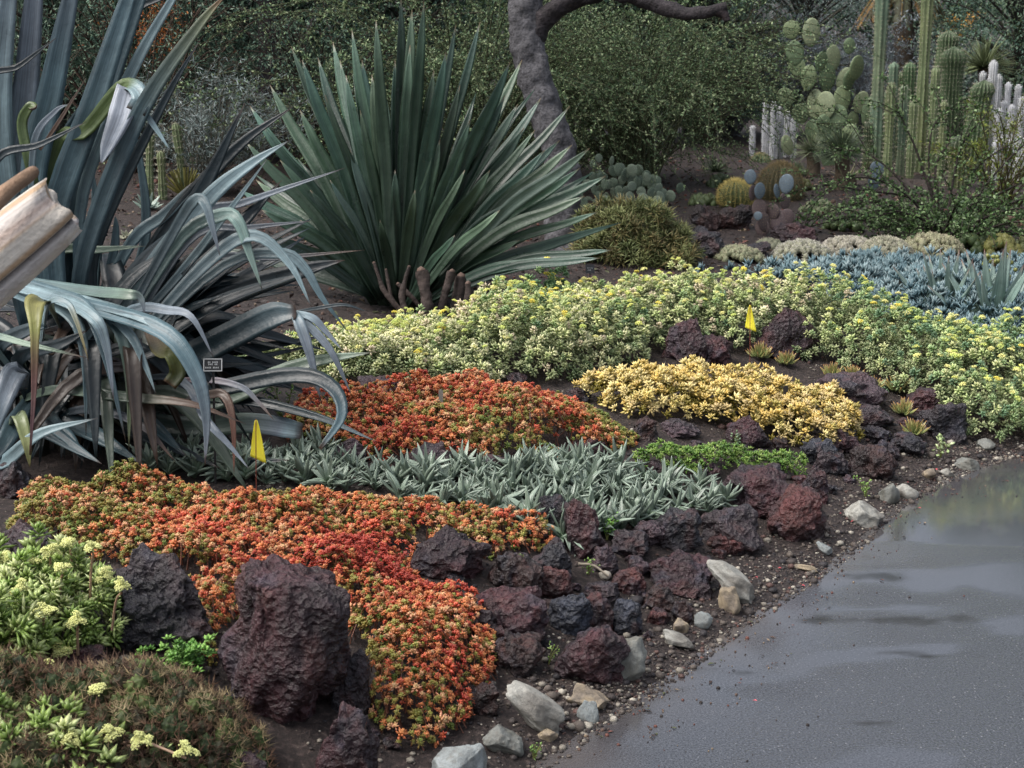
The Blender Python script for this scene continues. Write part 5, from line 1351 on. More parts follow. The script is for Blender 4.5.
# --- prickly pears: each pad a mesh of its own
def pad_mesh(c, seed, spine_c=C(170, 160, 120)):
    v, f = ico(4); v = v.copy()
    n = v.copy()
    v[:, 0] *= .5 * (1 - .22 * np.clip(-v[:, 2], 0, 1) ** 1.5 * 1.0); v[:, 1] *= .085; v[:, 2] = (v[:, 2] + 1) * .5
    v = v + n * (.012 * fbm(v * 5, seed, 3))[:, None] * [1, .6, 1]
    cc = np.asarray(c) * (1 + .16 * fbm(v * 4, seed + 3, 3))[:, None]
    mb = MB(); mb.add(v, f, cc)
    P, Nn = [], []
    for ix in np.linspace(-.4, .4, 6):
        for iz in np.linspace(.1, .94, 7):
            x = ix + (.06 if int(iz * 10) % 2 else 0)
            q = (x / .5) ** 2 + ((iz - .5) / .5) ** 2
            if q < .9:
                for s_ in (-1, 1): P.append((x, s_ * .085 * math.sqrt(1 - q), iz)); Nn.append((0, s_, 0))
    spikes(mb, np.array(P), np.array(Nn, float), 3, .05, .008, spine_c, .5)
    me = mb.mesh('pad'); me.materials.append(M['cactus']); return me
def pads(t, me_list, items, d, dj=.12):
    for k, (x, y, w, h, roll) in enumerate(items):
        o = bpy.data.objects.new('pad', me_list[k % len(me_list)]); COL.objects.link(o); o.parent = t
        dd = d + rng.uniform(-dj, dj)
        P = pt(x, y + h / 2, dd)
        o.location = P - np.array(t['_o'])
        yaw = U(-.7, .7)
        o.rotation_euler = (U(-.15, .15), roll, yaw)
        s_ = d / F_PX; o.scale = (w * s_ / max(.55, math.cos(yaw)), h * s_, h * s_)
PADG = [pad_mesh(C(108, 122, 90), 1), pad_mesh(C(92, 110, 82), 2), pad_mesh(C(118, 128, 100), 3)]
PADB = [pad_mesh(C(98, 112, 122), 4), pad_mesh(C(86, 100, 110), 5)]
PADP = [pad_mesh(C(96, 82, 84), 6), pad_mesh(C(80, 68, 68), 7)]
PADK = [pad_mesh(C(110, 124, 108), 8, C(180, 176, 160)), pad_mesh(C(94, 110, 94), 9, C(180, 176, 160))]
b = at(832, 166); t = thing('prickly_pear', 'big pale green prickly pear with stacked round pads left of the columns', 'cactus', b)
pads(t, PADG, [(789, 97, 18, 20, -.4), (797, 53, 18, 25, -.2), (810, 33, 19, 29, .1), (793, 30, 16, 19, -.2), (819, 62, 13, 21, .1), (833, 58, 17, 26, 0), (807, 78, 15, 26, .1), (826, 78, 18, 29, 0), (842, 81, 18, 27, .2), (854, 68, 16, 25, .1), (846, 80, 13, 21, .2), (814, 105, 15, 31, 0), (805, 112, 18, 21, -.6), (837, 117, 19, 24, 0), (857, 102, 15, 23, .3), (851, 120, 13, 18, .2), (864, 111, 12, 29, .2), (826, 106, 18, 28, -.1), (840, 100, 18, 30, .1), (822, 130, 18, 30, 0), (836, 140, 18, 30, 0), (848, 138, 16, 28, .1), (814, 132, 14, 26, -.1), (790, 145, 13, 21, -.3), (819, 140, 12, 25, 0), (830, 158, 20, 26, 0), (842, 158, 18, 24, 0), (800, 66, 16, 22, -.3), (848, 46, 13, 17, .2)], depth(b) , .16)
b = at(773, 236); t = thing('blue_prickly_pear', 'small prickly pear with pale blue grey pads on dark lower pads beside the barrel cactus', 'cactus', b)
db_ = depth(b)
pads(t, PADB, [(750, 177, 12, 15, 0), (759, 191, 12, 17, .1), (785, 184, 14, 20, .1), (778, 191, 7, 15, -.2), (758, 216, 8, 9, 0)], db_, .06)
pads(t, PADP, [(785, 201, 13, 18, .1), (760, 209, 15, 20, -.1), (777, 221, 18, 24, 0), (766, 222, 14, 20, -.2), (784, 218, 14, 20, .2), (771, 212, 13, 18, .1), (752, 193, 9, 16, .1), (762, 228, 13, 18, 0), (782, 231, 12, 14, 0)], db_ + .05, .05)
b = at(876, 190); t = thing('blue_prickly_pear', 'lone round blue grey prickly pear pads left under the arching shrub', 'cactus', b)
pads(t, PADB, [(876, 169, 16, 16, .2), (874, 182, 13, 16, 0)], depth(b), .02)
b = at(622, 206); t = thing('grey_prickly_pear', 'low grey green prickly pear mound of many small pads above the spiky bush', 'cactus', b); dk = depth(b)
it = []
for k in range(84):
    u, vv = U(-1, 1), R()
    x = 622 + 42 * u; yt = 162 + 26 * abs(u) ** 2 + (1 - abs(u)) * U(0, 3)
    it.append((x, yt + vv * (208 - yt), U(7, 10), U(9, 13), U(-.5, .5)))
it += [(599, 158, 8, 9, 0), (594, 164, 7, 9, -.3), (611, 161, 5, 10, .1), (679, 188, 9, 11, .1), (672, 196, 9, 12, -.2), (664, 200, 9, 12, 0)]
pads(t, PADK, it, dk, .3)

# --- barrel cacti
def barrel(px_, yb, w, h, label, cb, cs, nr=22, nsp=7, L=.035, dd=0.0, name='barrel_cactus'):
    P0 = at(px_, yb); d = depth(P0) + dd; P0 = pt(px_, yb, d); P0[2] = min(P0[2], tz(P0[0], P0[1])); s_ = d / F_PX
    t = thing(name, label, 'cactus', P0); Rr, Hh = w * s_ / 2, h * s_
    ns, nt_ = nr * 6, 20
    th = np.linspace(0, 2 * math.pi, ns + 1)[:-1]; ph = np.linspace(-.9, math.pi / 2 - .02, nt_)
    V = np.array([[P0[0] + Rr * math.cos(p) * (1 + .1 * math.cos(nr * a)) * math.cos(a), P0[1] + Rr * math.cos(p) * (1 + .1 * math.cos(nr * a)) * math.sin(a), P0[2] + Hh * (.45 + .55 * math.sin(p))] for p in ph for a in th])
    f = np.array([[i * ns + k, i * ns + (k + 1) % ns, (i + 1) * ns + (k + 1) % ns, (i + 1) * ns + k] for i in range(nt_ - 1) for k in range(ns)])
    mb = MB(); mb.add(V, f, np.asarray(cb)); obj('body', mb, M['cactus'], t)
    A, Nn = [], []
    for k in range(nr):
        for p in np.linspace(-.5, 1.45, 16):
            a = k * 2 * math.pi / nr; c = np.array([math.cos(p) * math.cos(a), math.cos(p) * math.sin(a), math.sin(p)])
            A.append(P0 + np.array([Rr * 1.1 * c[0], Rr * 1.1 * c[1], Hh * (.45 + .55 * c[2])])); Nn.append(c)
    mb = MB(); spikes(mb, np.array(A), np.array(Nn), nsp, L, .0016, cs, .8); obj('spines', mb, M['spine'], t)
barrel(735, 209, 31, 28, 'golden barrel cactus behind two brown lava rocks', C(92, 100, 64), C(196, 178, 108), L=.04)
barrel(779, 212, 42, 48, 'larger brownish barrel cactus behind the blue padded prickly pear', C(80, 76, 54), C(132, 116, 82), 26, 8, .045, .7)
barrel(760, 178, 22, 24, 'dark green barrel cactus half hidden behind the larger brownish one', C(60, 76, 48), C(136, 128, 90), 18, 5, .03, 1.2)

# --- spiky rosettes: yuccas
def yucca(px_, py, r, label, n, cols, dd=0.0, w=.022, low=-.35, name='yucca', stem=True, d=None):
    d = d or depth(at(px_, min(py + r * .8, 176))) + dd; c = pt(px_, py, d); z = tz(c[0], c[1])
    t = thing(name, label, 'yucca', (c[0], c[1], z)); L = r * d / F_PX
    mb = MB()
    if c[2] - z > .05:
        tube(mb, [(c[0], c[1], z - .05), (c[0] + .02, c[1], (z + c[2]) / 2), tuple(c)], .07, .06, 10, C(84, 74, 62), 8, .15); obj('trunk', mb, M['bark'], t)
    mb = MB()
    for k in range(n):
        a, e = U(0, 6.28), math.asin(U(math.sin(low), 1))
        dv = np.array([math.cos(a) * math.cos(e), math.sin(a) * math.cos(e), math.sin(e)]); l = L * U(.8, 1.1)
        blade(mb, np.array([c + dv * .02, c + dv * l * .5, c + dv * l - [0, 0, l * .06]]), w, [.1, -.3, 1] if abs(dv[2]) < .95 else [0, -1, 0], ([0, .2, 1], [1, .8, .03]), .15, .003, 5, g_(cols[0], cols[1], cols[1] * 1.15), 1.1, .85)
    obj('leaves', mb, M['agave'], t)
yucca(841, 152, 32, 'dark green ball of thin stiff leaves in front of the big prickly pear', 330, (C(64, 76, 56), C(84, 98, 76)), -1.0, .012)
yucca(812, 152, 22, 'smaller ball of thin stiff leaves left of the dark one', 200, (C(80, 90, 66), C(110, 118, 92)), -.5, .010)
yucca(848, 180, 20, 'low tuft of striped pale leaves beneath the dark leaf ball', 60, (C(90, 92, 70), C(140, 140, 110)), -.6, .014, 0.0)
yucca(984, 68, 36, 'stiff leaved green yucca head behind the white woolly cacti', 170, (C(74, 84, 58), C(104, 114, 82)), 0, .035, -.2, d=17.0)
# palm with yellowed fronds
c = pt(903, -2, 19.5); z = tz(c[0], c[1]); t = thing('palm_tree', 'palm with orange yellow ageing fronds behind the tall columns', 'palm', (c[0], c[1], z))
mb = MB(); tube(mb, [(c[0], c[1], z - .1), (c[0] + .05, c[1], z + 1), tuple(c)], .16, .13, 12, C(86, 76, 66), 14, .15); obj('trunk', mb, M['bark'], t)
for k in range(22):
    a = U(0, 6.28); dv = np.array([math.cos(a), math.sin(a) * .8, 0]); l = U(.4, .75); up_ = U(-.2, .6)
    q = catmull([c, c + dv * l * .5 + [0, 0, .25 * up_ + .1], c + dv * l + [0, 0, up_ * .2 - .35]], 10)
    mb = MB(); tube(mb, [q[0], q[5], q[9]], .012, .004, 4, C(140, 116, 60), 10)
    old = k % 3 == 0
    colr = C(150, 116, 66) if old else C(86, 92, 66)
    T = norm(np.gradient(q, axis=0)); sd_ = norm(np.cross(T, [0, 0, 1.]))
    P, Rm = [], []
    for u in np.linspace(1, 8.9, 46):
        i = int(u); p = q[i] + (q[min(i + 1, 9)] - q[i]) * (u - i)
        for s_ in (-1, 1):
            x = norm(sd_[i] * s_ + T[i] * .6 - np.array([0, 0, .35])); zz = norm(np.cross(x, T[i])); P.append(p); Rm.append(np.stack([x, np.cross(zz, x), zz], 1))
    mb.scatter(leafq(.18, .014), np.array(P), np.array(Rm), U(.7, 1.1, len(P)), colr)
    o = obj('frond', mb, M['leaf'], t)
    if old: o['label'] = 'orange yellow ageing frond'
# orange flowered aloe far back
b = pt(955, 60, 20.0); b[2] = tz(b[0], b[1])
t = whip_shrub('flowering_shrub', 'far dark shrub with a few yellow orange flower clusters above the thick cacti', b, fan(b, 40, 1.0, 1.9, .7, 1.5, arch=.3), .05, .02, BGN, C(60, 54, 48), 5, .4, .03, .01)
mb = MB()
for q in [(952, 20), (966, 24), (961, 33), (945, 36), (903, 40), (975, 15)]:
    P = pt(q[0], q[1], 19.5) + rng.normal(0, 1, (50, 3)) * [.05, .05, .04]
    mb.scatter(leafq(.04, .02), P, anyrot(50), 1.0, C(184, 140, 66))
obj('blossom', mb, M['leaf'], t)

# --- spiky yellow green bush under the grey prickly pear
b = at(632, 266); d_ = depth(b)
t = thing('spiky_bush', 'rounded yellow green bush of narrow pointed leaves below the grey prickly pear', 'shrub', b)
SPK = [rosette(16, .10, .009, .003, -.3, 1.3, (.8, .9, .7), (1.12, 1.08, 1.0), 300 + k) for k in range(3)]
n = 620; a = U(0, 6.28, n); e = np.arcsin(U(0, 1, n)); rr = np.cbrt(U(.4, 1, n)) * (1 + .28 * fbm(np.stack([np.cos(a) * np.cos(e), np.sin(a) * np.cos(e), np.sin(e)], 1) * 2.4, 66, 3))
P = b + np.stack([np.cos(a) * np.cos(e) * .40 * rr, .28 + np.sin(a) * np.cos(e) * .34 * rr, np.sin(e) * .33 * rr + .02], 1)
Nn = norm(np.stack([np.cos(a) * np.cos(e), np.sin(a) * np.cos(e), np.sin(e) + .5], 1))
mb = MB()
pal = np.array([C(112, 118, 78), C(134, 138, 98), C(94, 104, 68), C(124, 114, 80)])
for k in range(3): mb.scatter(SPK[k], P[k::3], frames(Nn[k::3], .4), U(.7, 1.2, len(P[k::3])), pal[rng.integers(0, 4, len(P[k::3]))])
obj('foliage', mb, M['leaf'], t)
mb = MB()
for k in range(40): tube(mb, [b + [0, .28, 0], b + (P[k] - b) * .5, P[k]], .008, .004, 4, C(96, 84, 60), 6)
obj('stems', mb, M['bark'], t)

# --- cushion cacti and small clumps at the back
def cushion(px_, yb, w, h, label, cb, cs, rball, n, name='cushion_cactus', spn=14, L=.014):
    P0 = at(px_, yb); d = depth(P0); s_ = d / F_PX; W_, Hh = w * s_ / 2, h * s_ * .9
    t = thing(name, label, 'cactus', P0)
    mb, ms = MB(), MB(); v, f = ico(2)
    for k in range(n):
        a, q = U(0, 6.28), math.sqrt(R()); zz = Hh * math.sqrt(max(0, 1 - q * q)) * U(.85, 1)
        c = P0 + np.array([W_ * q * math.cos(a), W_ * .7 * (1 + q * math.sin(a)), max(zz - rball * .5, .2 * rball)])
        vv = v * rball * U(.8, 1.2); mb.add(vv * [1, 1, 1.15] + c, f, np.asarray(cb) * U(.8, 1.2))
        m_ = rng.choice(len(v), spn); m_ = m_[v[m_, 2] > -.3]
        spikes(ms, vv[m_] * [1, 1, 1.15] + c, v[m_], 3, L, .0016, cs, .6)
    obj('stems', mb, M['cactus'], t); obj('spines', ms, M['spine'], t)
cushion(740, 264, 54, 18, 'low knobby grey green cactus cluster behind the pale sedum', C(120, 124, 96), C(178, 172, 146), .018, 300, spn=18, L=.013)
cushion(806, 262, 60, 22, 'whitish spined cushion cactus in front of the bare soil', C(130, 130, 110), C(206, 202, 190), .018, 300, spn=18, L=.013)
cushion(852, 258, 60, 22, 'pale grey woolly cushion cactus midway along the back row', C(140, 136, 120), C(204, 198, 186), .018, 300, spn=18, L=.013)
cushion(890, 262, 56, 26, 'mottled grey cushion cactus left of the big smooth dome', C(124, 124, 104), C(196, 190, 172), .018, 300, spn=18, L=.013)
cushion(938, 264, 72, 32, 'largest smooth domed cushion cactus at the back right', C(128, 128, 100), C(190, 182, 156), .018, 300, spn=18, L=.013)
cushion(975, 256, 34, 22, 'dark green knobby succulent clump right of the smooth dome', C(62, 78, 46), C(110, 116, 70), .034, 40, 'green_clump')
cushion(1004, 258, 40, 24, 'yellow green knobby succulent clump at the right edge', C(112, 112, 62), C(150, 144, 96), .034, 50, 'green_clump')
cushion(1045, 256, 50, 26, 'knobby succulent clump just past the right edge', C(92, 100, 62), C(140, 136, 96), .034, 50, 'green_clump')
# --- low growth covering the slope between the cacti
for (x, y, w, h, lb, cb, cs) in [(706, 206, 30, 12, 'low green clump left of the golden barrel cactus', C(70, 84, 52), C(120, 120, 84)), (820, 214, 34, 13, 'low grey green clump right of the larger barrel cactus', C(92, 100, 74), C(150, 144, 116)), (846, 232, 40, 14, 'low dark green clump under the left arms of the arching shrub', C(64, 78, 48), C(110, 112, 76)), (800, 192, 30, 14, 'small olive clump behind the larger barrel cactus', C(88, 92, 56), C(136, 126, 90)), (722, 188, 26, 14, 'small dark clump behind the golden barrel cactus', C(58, 74, 50), C(104, 108, 78)), (1010, 226, 44, 16, 'reddish brown knobby clump under the right arms of the arching shrub', C(104, 82, 70), C(150, 128, 108)), (880, 222, 34, 13, 'low green clump beneath the middle of the arching shrub', C(70, 88, 54), C(118, 120, 84)), (770, 250, 26, 10, 'tiny grey clump beside the low maroon rock', C(110, 112, 92), C(168, 160, 140))]:
    cushion(x, y, w, h, lb, cb, cs, .030, 50, 'low_succulent')
for (x, y, r, n, lb) in [(716, 172, 20, 90, 'thin leaved green tuft behind the golden barrel cactus'), (798, 176, 18, 90, 'thin leaved green tuft behind the larger barrel cactus'), (866, 196, 18, 80, 'thin leaved tuft beneath the lone blue pads'), (1000, 190, 22, 90, 'thin leaved tuft under the right arms of the arching shrub'), (694, 196, 16, 70, 'thin leaved tuft beside the grey prickly pear')]:
    yucca(x, y, r, lb, n, (C(64, 80, 54), C(92, 108, 78)), 0, .013, 0.0, 'grass_tuft')

# ------------------------------------------------------------------ smaller agaves and aloes
def rosette_plant(name, label, px_, py, n, L, W, el, cols, cat, group=None, thick=.008, dd=0, mat='agave'):
    c = at(px_, py); c = c + np.array([0, dd, 0]); t = thing(name, label, cat, c, group)
    for k in range(n):
        a = k * 2.4 + U(-.2, .2); e = el[0] + (el[1] - el[0]) * k / n + U(-.1, .1); l = L * U(.8, 1.1)
        dv = np.array([math.cos(a) * math.cos(e), math.sin(a) * math.cos(e), math.sin(e)])
        mb = MB(); v = U(.8, 1.15)
        blade(mb, np.array([c + dv * .015 + [0, 0, .02], c + dv * l * .5, c + dv * l + [0, 0, l * .1]]), W, [dv[1] * .2 + .05, -.5, 1.0] if e < 1.1 else [0, -1, .2], ([0, .3, .6, 1], [.7, 1, .85, .02]), .2, thick, 9, [(p, q * v) for p, q in cols], 1.12, .85)
        obj('leaf', mb, M[mat], t)
    return t
AGC = [(0, C(96, 118, 106)), (.6, C(116, 138, 130)), (.93, C(130, 148, 140)), (1, C(110, 70, 60))]
rosette_plant('grey_agave', 'grey green agave rosette in front of the blue succulents, left of its larger neighbour', 944, 322, 19, .40, .062, (.55, 1.45), AGC, 'agave')
rosette_plant('grey_agave', 'larger grey green agave rosette near the right edge with broad leaves', 990, 334, 19, .46, .08, (.4, 1.45), AGC, 'agave')
rosette_plant('grey_agave', 'small grey agave with dark outer leaves behind the pale sedum', 912, 302, 12, .2, .06, (.4, 1.3), [(0, C(70, 86, 80)), (.7, C(96, 114, 108)), (1, C(120, 80, 66))], 'agave')
for (x, y, lb) in [(994, 330, 'brown spent flower stalk behind the larger grey agave'), (1008, 332, 'second brown spent flower stalk, nearer the right edge')]:
    p = at(x, y); p = p + np.array([0, .12, 0]); p[2] = tz(p[0], p[1]); t = thing('flower_stalk', lb, 'flower stalk', p)
    mb = MB(); hgt = .36; tube(mb, [p, p + [.01, 0, hgt * .6], p + [.02, .0, hgt]], .012, .008, 7, C(70, 58, 42), 8); obj('stem', mb, M['bark'], t)
    mb = MB(); v, f = ico(1)
    for k in range(18): mb.add(v * .014 + p + [.02, 0, hgt] + rng.normal(0, 1, 3) * [.035, .03, .03], f, C(128, 132, 72))
    obj('flower_head', mb, M['sedum'], t)
ALC = [(0, C(104, 122, 78)), (.6, C(142, 152, 96)), (.88, C(160, 146, 92)), (1, C(178, 118, 70))]
for (x, y, l, lb) in [(832, 378, .10, 'aloe rosette behind the smooth purple dome rock, leftmost of the row'), (852, 380, .10, 'aloe rosette behind the smooth purple dome rock, beside the leftmost one'), (872, 391, .10, 'green aloe rosette at the right shoulder of the purple dome rock'),
                      (898, 394, .12, 'orange edged aloe rosette under the pale sedum, right of the purple dome'), (903, 416, .11, 'aloe rosette with orange tips above the lowest aloe'), (914, 437, .12, 'lowest aloe rosette beside the dark oval rock'), (760, 360, .12, 'small green aloe below the yellow flag'), (786, 366, .10, 'orange tipped aloe at the foot of the big peaked rock')]:
    rosette_plant('aloe', lb, x, y, 34, l * .72, .017, (.45, 1.45), ALC, 'aloe', 'small aloes among the rocks', .006, mat='sedum')

# ------------------------------------------------------------------ lower left plants
def sedum_bush(name, label, poly, H, edge, heads, dens, L, W, cols, hc, seed):
    mt = Mat(poly, H, edge, .3, 5, seed); P, nrm, d, f = mt.place(dens, .5)
    c = mt.P.mean(0); o3 = np.array([c[0], c[1], tz(c[0], c[1])]); t = thing(name, label, 'sedum', o3)
    RS = [rosette(18, L, W, .006, .0, 1.3, (.78, .88, .7), (1.1, 1.05, 1.0), 500 + k, .02, .05) for k in range(3)]
    mb = MB(); tint = np.array(cols)[rng.integers(0, len(cols), len(P))] * U(.8, 1.15, len(P))[:, None]
    for k in range(3): mb.scatter(RS[k], P[k::3], frames(nrm[k::3], .35), U(.75, 1.25, len(P[k::3])), tint[k::3])
    j = rng.choice(len(P), len(P) // 2); mb.scatter(STEM, P[j], frames(np.tile([0, 0, 1.], (len(j), 1)), .25), U(.08, .2, len(j)), C(128, 120, 70))
    obj('foliage', mb, M['sedum'], t)
    for (x, y, dd, bx, by) in heads:
        q = pt(x, y, dd); q0 = pt(bx, by, dd + .05)
        mb = MB(); tube(mb, [q0, (q + q0) / 2 + [0, 0, .02], q - [0, 0, .012]], .0035, .003, 6, C(170, 140, 116), 10)
        for k in range(7):                                             # small leaves up the flower stem
            u = .2 + .1 * k; s_ = q0 + (q - q0) * u; v, fc = spindle(.016, .006, .004); mb.add(v @ rotz(U(0, 6.28)).T @ roty(-.5).T + s_ + [0, 0, .01], fc, C(168, 184, 118))
        sm = obj('flower_stem', mb, M['sedum'], t)
        mb = MB()
        for k in range(9):
            a_, q_ = k * 2.4, math.sqrt(k / 9.0)
            mb.scatter(HEADS[k % 3], (q + np.array([math.cos(a_) * q_ * .016, math.sin(a_) * q_ * .015, .013 * (1 - q_)]) + rng.normal(0, .004, 3))[None], frames(np.array([[math.cos(a_) * .4, math.sin(a_) * .4 - .2, 1.]]), .2), U(.38, .55), np.asarray(hc))
        subpart('flower_head', mb, M['sedum'], sm, t)
    return t
LM = [C(160, 180, 108), C(176, 192, 128), C(132, 158, 84), C(146, 170, 96), C(190, 198, 146)]
HC = C(210, 212, 140)
dl = depth(at(60, 650))
sedum_bush('lime_sedum', 'bright lime green sedum bush with pale flower heads beside the black boulder', [(-60, 612), (0, 604), (60, 604), (112, 618), (132, 648), (100, 668), (60, 684), (30, 712), (-60, 716)], .18, .12,
           [(50, 553, dl, 52, 600), (70, 545, dl + .05, 75, 600), (93, 548, dl - .05, 90, 610), (121, 588, dl - .08, 112, 630), (62, 570, dl - .1, 60, 610), (6, 560, dl, 10, 600), (30, 562, dl, 30, 600), (20, 590, dl - .15, 20, 630), (105, 575, dl, 100, 610), (12, 630, dl - .2, 15, 660), (44, 612, dl - .2, 44, 650), (78, 622, dl - .15, 78, 655)], 2400, .042, .012, LM, HC, 31)
df = depth(at(60, 790))
sedum_bush('lime_sedum', 'lime green sedum rosettes with pinkish flower stems cut by the bottom left corner', [(-60, 748), (0, 746), (60, 750), (120, 766), (150, 800), (40, 850), (-60, 850)], .12, .09,
           [(186, 753, df, 96, 748), (96, 690, df + .1, 40, 740), (22, 728, df, 10, 760), (60, 652, df + .35, 60, 690), (5, 680, df + .2, 0, 720), (36, 712, df + .1, 36, 750), (8, 745, df - .05, 8, 770), (70, 742, df - .05, 60, 770), (110, 735, df, 90, 770), (48, 668, df + .2, 30, 720), (140, 742, df, 110, 770)], 1700, .048, .014, LM, HC, 33)
# leafy green tuft between the two boulders
c = at(185, 672); t = thing('leafy_tuft', 'fresh green leafy tuft between the black boulder and the tall knobbly one', 'plant', c)
mb = MB(); P = c + rng.normal(0, 1, (70, 3)) * [.035, .03, .022] + [0, 0, .05]
mb.scatter(rosette(8, .02, .012, .002, .1, 1.0, (.85, .95, .8), (1.1, 1.05, 1), 611), P, frames(np.tile([0, -.2, 1.], (70, 1)), .4), 1.0, np.array([C(112, 158, 76), C(92, 140, 64), C(134, 176, 92)])[rng.integers(0, 3, 70)])
obj('leaves', mb, M['sedum'], t)
mb = MB(); mb.scatter(STEM, P[::3], frames(np.tile([0, 0, 1.], (len(P[::3]), 1)), .2), .06, C(112, 126, 60)); obj('stems', mb, M['sedum'], t)

# spiny cactus mat
c = at(130, 770); t = thing('spiny_cactus', 'sprawling brownish green cactus mat bristling with tan spines at lower left', 'cactus', c)
meshes, raw = [], []
for k in range(6):
    mb = MB(); v, f = ico(4); r = .017
    pa_, pz = np.arctan2(v[:, 1], v[:, 0]), v[:, 2]
    tub = np.clip(np.cos(4 * pa_ + 9 * pz) * np.cos(4 * pa_ - 9 * pz), 0, 1)
    nrm = norm(v); vv = v * r * [1, 1, 1.6] + nrm * (.0055 * tub)[:, None]
    base = [C(72, 88, 48), C(58, 72, 42), C(82, 94, 52), C(66, 66, 44), C(92, 106, 58), C(72, 72, 46)][k]
    mb.add(vv, f, base * (.6 + .55 * tub)[:, None])
    m_ = np.where((tub > .8) & (v[:, 2] > -.5))[0]; m_ = rng.choice(m_, min(24, len(m_)), replace=False)
    spikes(mb, vv[m_], nrm[m_], 5, .022, .0012, [C(146, 130, 98), C(100, 76, 58), C(156, 140, 108), C(84, 64, 52), C(136, 118, 88), C(112, 86, 66)][k], .8)
    me = mb.mesh('stem'); me.materials.append(M['spine']); meshes.append(me); raw.append(mb)
mt = Mat([(-50, 705), (20, 704), (80, 700), (130, 698), (200, 712), (240, 730), (264, 756), (266, 785), (200, 810), (60, 840), (-50, 840)], .13, .14, .45, 6, 44)
cand = np.stack(mt.sample(9000), 1); sel = []
for q in cand:
    if all((q[0] - z_[0]) ** 2 + (q[1] - z_[1]) ** 2 > .026 ** 2 for z_ in sel): sel.append(q)
    if len(sel) > 330: break
sel = sorted(sel, key=lambda q: q[1])
hz = mt.h(np.array([q[0] for q in sel]), np.array([q[1] for q in sel]))
rest = MB()
for i, q in enumerate(sel):
    L_ = np.array([q[0], q[1], tz(q[0], q[1]) + hz[i] - .005]); eu = (U(-.6, .4), U(-.5, .5), U(0, 6.28)); s_ = U(.8, 1.35); kk = int(rng.integers(0, 6))
    if i % 3 == 0 and i // 3 < 98:
        o = bpy.data.objects.new('stem', meshes[kk]); COL.objects.link(o); o.parent = t
        o.location = L_ - c; o.rotation_euler = eu; o.scale = (s_,) * 3
    else:
        from mathutils import Euler
        Rm = np.array(Euler(eu).to_matrix())
        for vv, cc_ in zip(raw[kk].v, raw[kk].c): pass
        n0 = rest.n
        va = np.concatenate(raw[kk].v) @ Rm.T * s_ + L_; ca_ = np.concatenate(raw[kk].c)
        rest.v.append(va.astype(np.float32)); rest.c.append(ca_); rest.n += len(va)
        for tt_ in raw[kk].t: rest.t.append(tt_ + n0)
ro = obj('stems', rest, M['spine'], t); ro['kind'] = 'stuff'
mb = MB()                                                              # the older wood that carries the heads
for i, q in enumerate(sel): tube(mb, [(q[0], q[1] + .02, tz(q[0], q[1]) - .02), (q[0], q[1], tz(q[0], q[1]) + hz[i] * .6), (q[0], q[1], tz(q[0], q[1]) + hz[i])], .014, .012, 6, C(58, 50, 40), 4)
obj('base_stems', mb, M['cactus'], t)

# ------------------------------------------------------------------ dead log at the left, stump, twigs
e0 = pt(64, 205, 2.62); bs = np.array([-2.35, 1.75, .06])
axis_ = norm(e0 - bs); Ltot = np.linalg.norm(e0 - bs)
t = thing('dead_log', 'pale weathered broken log slanting in from the left edge before the agave', 'log', (bs[0], bs[1], tz(bs[0], bs[1])))
A_ = norm(np.cross(axis_, [0, 0, 1.])); B_ = np.cross(A_, axis_)     # B_ points up across the log
def log_piece(a0, a1, r0, r1, phi0, phi1, seed, jag, off=0.0, cols=None):
    """a length of log: grooved lengthwise, end broken unevenly; phi limits carve the split"""
    mb = MB(); ns, nl = 72, 60
    th = np.linspace(0, 2 * math.pi, ns + 1)[:-1]
    gro = .4 * fbm(np.stack([np.cos(th) * 3, np.sin(th) * 3, th * 0 + .3], 1), seed, 4, .6)
    crack = np.exp(-(((th - phi0 + math.pi) % (2 * math.pi) - math.pi) / .065) ** 2)
    endj = jag * fbm(np.stack([np.cos(th) * 1.2, np.sin(th) * 1.2, th * 0 + 9], 1), seed + 2, 4, .4)
    V, Cc = [], []
    for i in range(nl + 4):
        u = min(i / (nl - 1), 1)
        k_in = (1.0 if i < nl - 3 else [.985, .96, .93][i - nl + 3]) if i < nl else [.84, .65, .36, .0][i - nl]
        s_ = a0 + (a1 - a0) * u
        lon = s_ + endj * smooth((u - .6) / .4) - (.006 * (i - nl + 1) if i >= nl else 0)
        r = (r0 + (r1 - r0) * u) * (1 + .07 * gro + .03 * np.sin(u * 14 + 3 * th) * .6) * (1 - .26 * crack * (.4 + .6 * u)) * k_in
        if i == nl - 1: r = r * .97
        p = bs + axis_ * lon[:, None] + A_ * (r * np.cos(th))[:, None] + B_ * (r * np.sin(th) + off)[:, None]
        V.append(p)
        st_ = fbm(np.stack([np.cos(th) * 5, np.sin(th) * 5, th * 0 + u * 1.5], 1), seed + 7, 4, .6)
        c = C(204, 196, 184)[None] * (1 - smooth(st_ * 1.5)[:, None]) + C(172, 146, 118)[None] * smooth(st_ * 1.5)[:, None]
        grey = smooth((fbm(np.stack([np.cos(th) * 2, np.sin(th) * 2, th * 0 + u * 5 + 4], 1), seed + 11, 3) - .1) * 2)[:, None]
        c = c * (1 - .45 * grey) + C(150, 148, 158) * .45 * grey
        c = c * (1 - .85 * crack[:, None]) + C(46, 34, 30) * .85 * crack[:, None]
        if i >= nl: c = c * .8
        Cc.append(np.concatenate([c, (th / math.pi)[:, None]], 1))
    V = np.array(V); n_ = nl + 4; k = np.arange(ns); i0 = np.arange(n_ - 1)[:, None] * ns
    f = np.stack([i0 + k, i0 + (k + 1) % ns, i0 + ns + (k + 1) % ns, i0 + ns + k], 2).reshape(-1, 4)
    mb.add(V.reshape(-1, 3), f, np.array(Cc).reshape(-1, 4)); return mb
